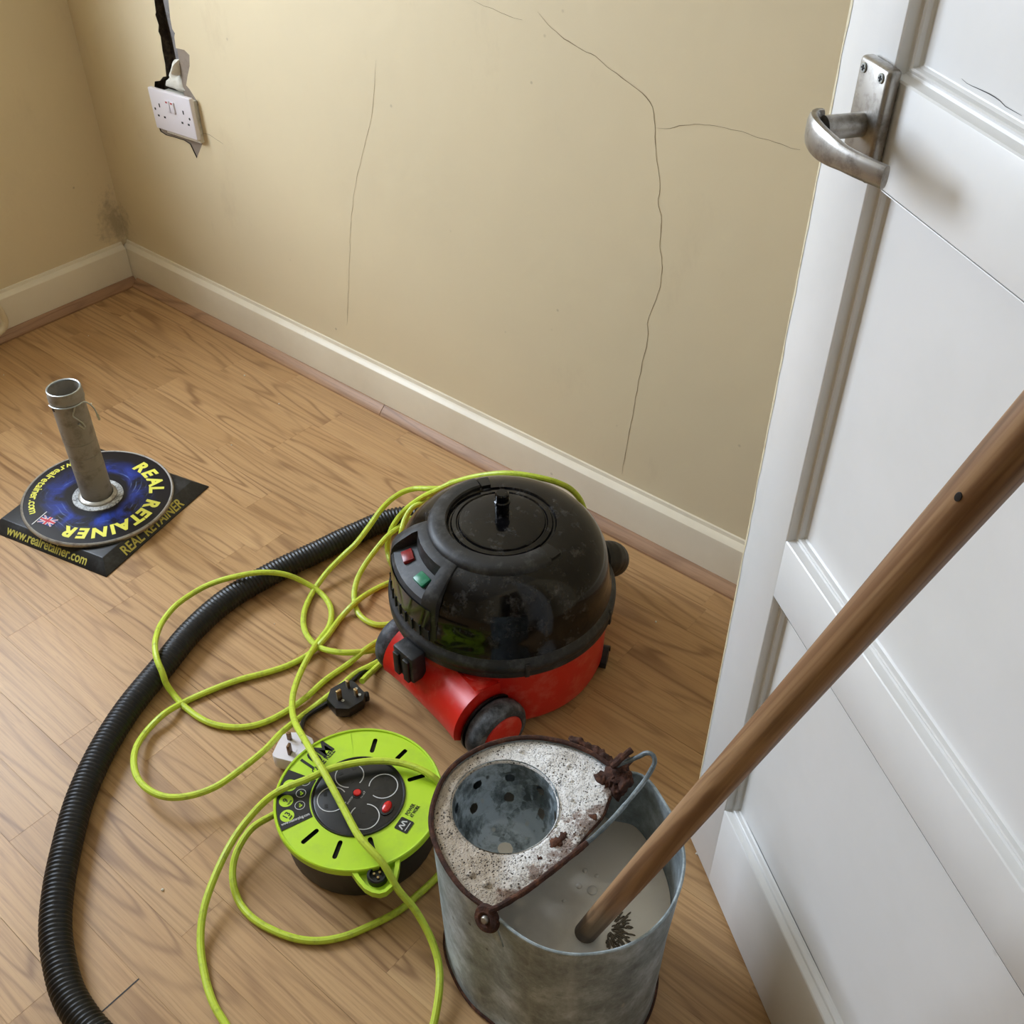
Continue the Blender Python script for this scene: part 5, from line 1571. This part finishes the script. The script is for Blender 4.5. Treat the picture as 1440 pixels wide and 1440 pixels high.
crust([loc_((q[0], q[1], ZR - 0.006)) for q in (RUST[13], RUST[9], RUST[11], RUST[10])], 0.0105, 13.0, 0.9, mb)
crust([loc_((q[0], q[1], ZR + 0.004)) for q in (RUST[6], RUST[7])], 0.0055, 17.0, 1.2, mb)
rc = mb.build('rust_crust', MT['rust'], bucket, angle=70)
rc['kind'] = 'stuff'
mb = MB()
for a_, b_, r_ in ((0, 1, 0.0038), (2, 3, 0.0030), (4, 5, 0.0034), (6, 7, 0.0040), (8, 9, 0.0036), (9, 10, 0.0026)):
    crust([loc_((RUSTDECK[a_][0], RUSTDECK[a_][1], DKZ + 0.003)), loc_((RUSTDECK[b_][0], RUSTDECK[b_][1], DKZ + 0.003))], r_ * 1.35, a_ * 3.3, 0.55, mb)
rc = mb.build('rust_flakes', MT['rust'], bucket, angle=70)
rc['kind'] = 'stuff'
# foam on the deck, dirty water in the well
fo = sheet(DKZ + 0.0034, 0, 0.0030, SR - 0.0005, -0.0015, 44)
# a few big bubbles standing in the foam
for (bx, by, br) in ((-0.4125, 0.4345, 0.0042), (-0.3930, 0.4360, 0.0048), (-0.4020, 0.5935, 0.0030), (-0.3870, 0.5740, 0.0026), (-0.4730, 0.5890, 0.0026), (-0.4180, 0.6080, 0.0022)):
    fo.lathe([(br, 0.0), (br * 0.92, br * 0.38), (br * 0.6, br * 0.68), (0.0, br * 0.82)], 16, Tr(bx - cx_, by - cy_, DKZ + 0.0040))
fo.v = [(v[0] + cx_, v[1] + cy_, v[2]) for v in fo.v]
tag(fo.build('soap_foam', MT['foam'], angle=80), 'bubbly white foam lying around the strainer of the mop bucket', 'foam', kind='stuff')
WZ = 0.172
wt = MB()
wr2 = wall_ring(0.950 + 0.05 * (WZ - 0.012) / (ZR - 0.012), WZ, 0.0022)
cw = Vector((0.0, 0.0, WZ))
vs = []
NRW = 14
for k in range(NRW + 1):
    for p in wr2:
        q = cw.lerp(p, k / NRW)
        h = 0.0006 * noise.noise(Vector((q.x * 30, q.y * 30, 1.7)))
        vs.append((q.x + cx_, q.y + cy_, WZ + h))
wt.add(vs, [(k * NR + i, k * NR + (i + 1) % NR, (k + 1) * NR + (i + 1) % NR, (k + 1) * NR + i) for k in range(NRW) for i in range(NR)])
tag(wt.build('mop_water', MT['water'], angle=80), 'milky grey water in the open half of the mop bucket', 'water', kind='stuff')
mb = MB()
for (x, y, r_) in ((-0.331, 0.545, 0.006), (-0.346, 0.540, 0.0035), (-0.352, 0.560, 0.003), (-0.338, 0.563, 0.0025), (-0.348, 0.515, 0.0022), (-0.305, 0.525, 0.002), (-0.317, 0.585, 0.0025), (-0.290, 0.578, 0.002)):
    mb.lathe([(r_, -0.0005), (r_ * 0.92, r_ * 0.35), (r_ * 0.6, r_ * 0.62), (0, r_ * 0.75)], 14, Tr(x, y, WZ))
bb = mb.build('water_bubbles', MT['water'])
tag(bb, 'small round bubbles floating on the milky bucket water', 'bubbles', kind='stuff')

# ================================================================ MOP
Pb, Pt = Vector(MOP[0]), Vector(MOP[1])
ax_ = (Pt - Pb).normalized()
mop = empty('mop', Pb - ax_ * 0.06)
tag(mop, 'wooden handled mop standing in the bucket and leaning beside the white door', 'mop')
hl = MB()
L_ = 1.13
prof_ = [(0, -0.03), (0.0118, -0.03)] + [(0.0122 + 0.0004 * math.sin(t * 9), t * L_) for t in [k / 24 for k in range(25)]] + [(0.010, L_ + 0.004), (0, L_ + 0.006)]
hl.lathe(prof_, 40)
ho = hl.build('mop_handle', MT['wood'], mop)
q_ = ax_.to_track_quat('Z', 'X')
ho.location = ax_ * 0.06
ho.rotation_mode = 'QUATERNION'
ho.rotation_quaternion = q_
# dark knot facing the viewer
kn = MB().lathe([(0, 0.0004), (0.0022, 0.0002), (0.0028, -0.0006)], 16, Matrix.Diagonal((0.72, 1.25, 1, 1)))
ko = kn.build('knot', MT['slot'], ho)
pk = Pb + ax_ * KNOT_T
dv = (Vector((0, 0, 1.26)) - pk)
dv = (dv - ax_ * dv.dot(ax_)).normalized()
sd = ax_.cross(dv)
dk_ = (dv * math.cos(0.35) + sd * math.sin(0.35) * -1)
wm = Matrix.Translation(pk + dk_ * 0.0124) @ Matrix((ax_.cross(dk_), ax_, dk_)).transposed().to_4x4()
base_ = Matrix.Translation(Pb) @ q_.to_matrix().to_4x4()
ko.matrix_local = base_.inverted() @ wm
# socket and yarn just under and breaking the surface
sk2 = MB().lathe([(0, -0.06), (0.030, -0.058), (0.028, -0.03), (0.0155, -0.012), (0.0128, -0.008)], 28, q_.to_matrix().to_4x4())
so2 = sk2.build('mop_socket', MT['wet_mop'], mop)
so2.location = ax_ * 0.06
ys = MB()
rng = random.Random(21)
c0 = Vector(STRANDSPT[0])
off = mop.location
for k in range(95):
    a = math.radians(rng.uniform(-62, 100))
    r0 = rng.uniform(0.002, 0.020)
    r1 = r0 + rng.uniform(0.006, 0.014)
    wob = rng.uniform(-0.003, 0.003)
    p0 = Vector((c0.x - 0.010 + r0 * math.cos(a), c0.y + r0 * math.sin(a), WZ))
    p1 = Vector((c0.x - 0.010 + r1 * math.cos(a) + wob, c0.y + r1 * math.sin(a) - wob, WZ))
    pm = (p0 + p1) * 0.5 + Vector((0, 0, 0.0012))
    ys.tube(smooth_path([p0 - off + Vector((0, 0, -0.0016)), pm - off, p1 - off + Vector((0, 0, -0.0016))], 0.0025), 0.0009, 5)
yo = ys.build('mop_yarn', MT['wet_mop'], mop)
yo['kind'] = 'stuff'

# ================================================================ CRUMBS ON THE FLOOR
mb = MB()
rng = random.Random(5)
for k in range(46):
    x, y = rng.uniform(-2.1, -0.2), rng.uniform(0.05, 1.15)
    near = [(-0.741, 0.875, 0.25), (-0.676, 0.505, 0.17), (-0.38, 0.54, 0.22), (-1.54, 0.66, 0.21), (-0.84, 0.58, 0.12)] + [(p[0], p[1], 0.05) for p in HOSE]
    if any(math.hypot(x - a, y - b) < r_ for a, b, r_ in near):
        continue
    blob((x, y, 0.0008), rng.uniform(0.0008, 0.0019), mb, k * 2.3)
tag(mb.build('floor_crumbs', MT['filler']), 'tiny pale crumbs of plaster scattered over the laminate floor', 'crumbs', kind='stuff')
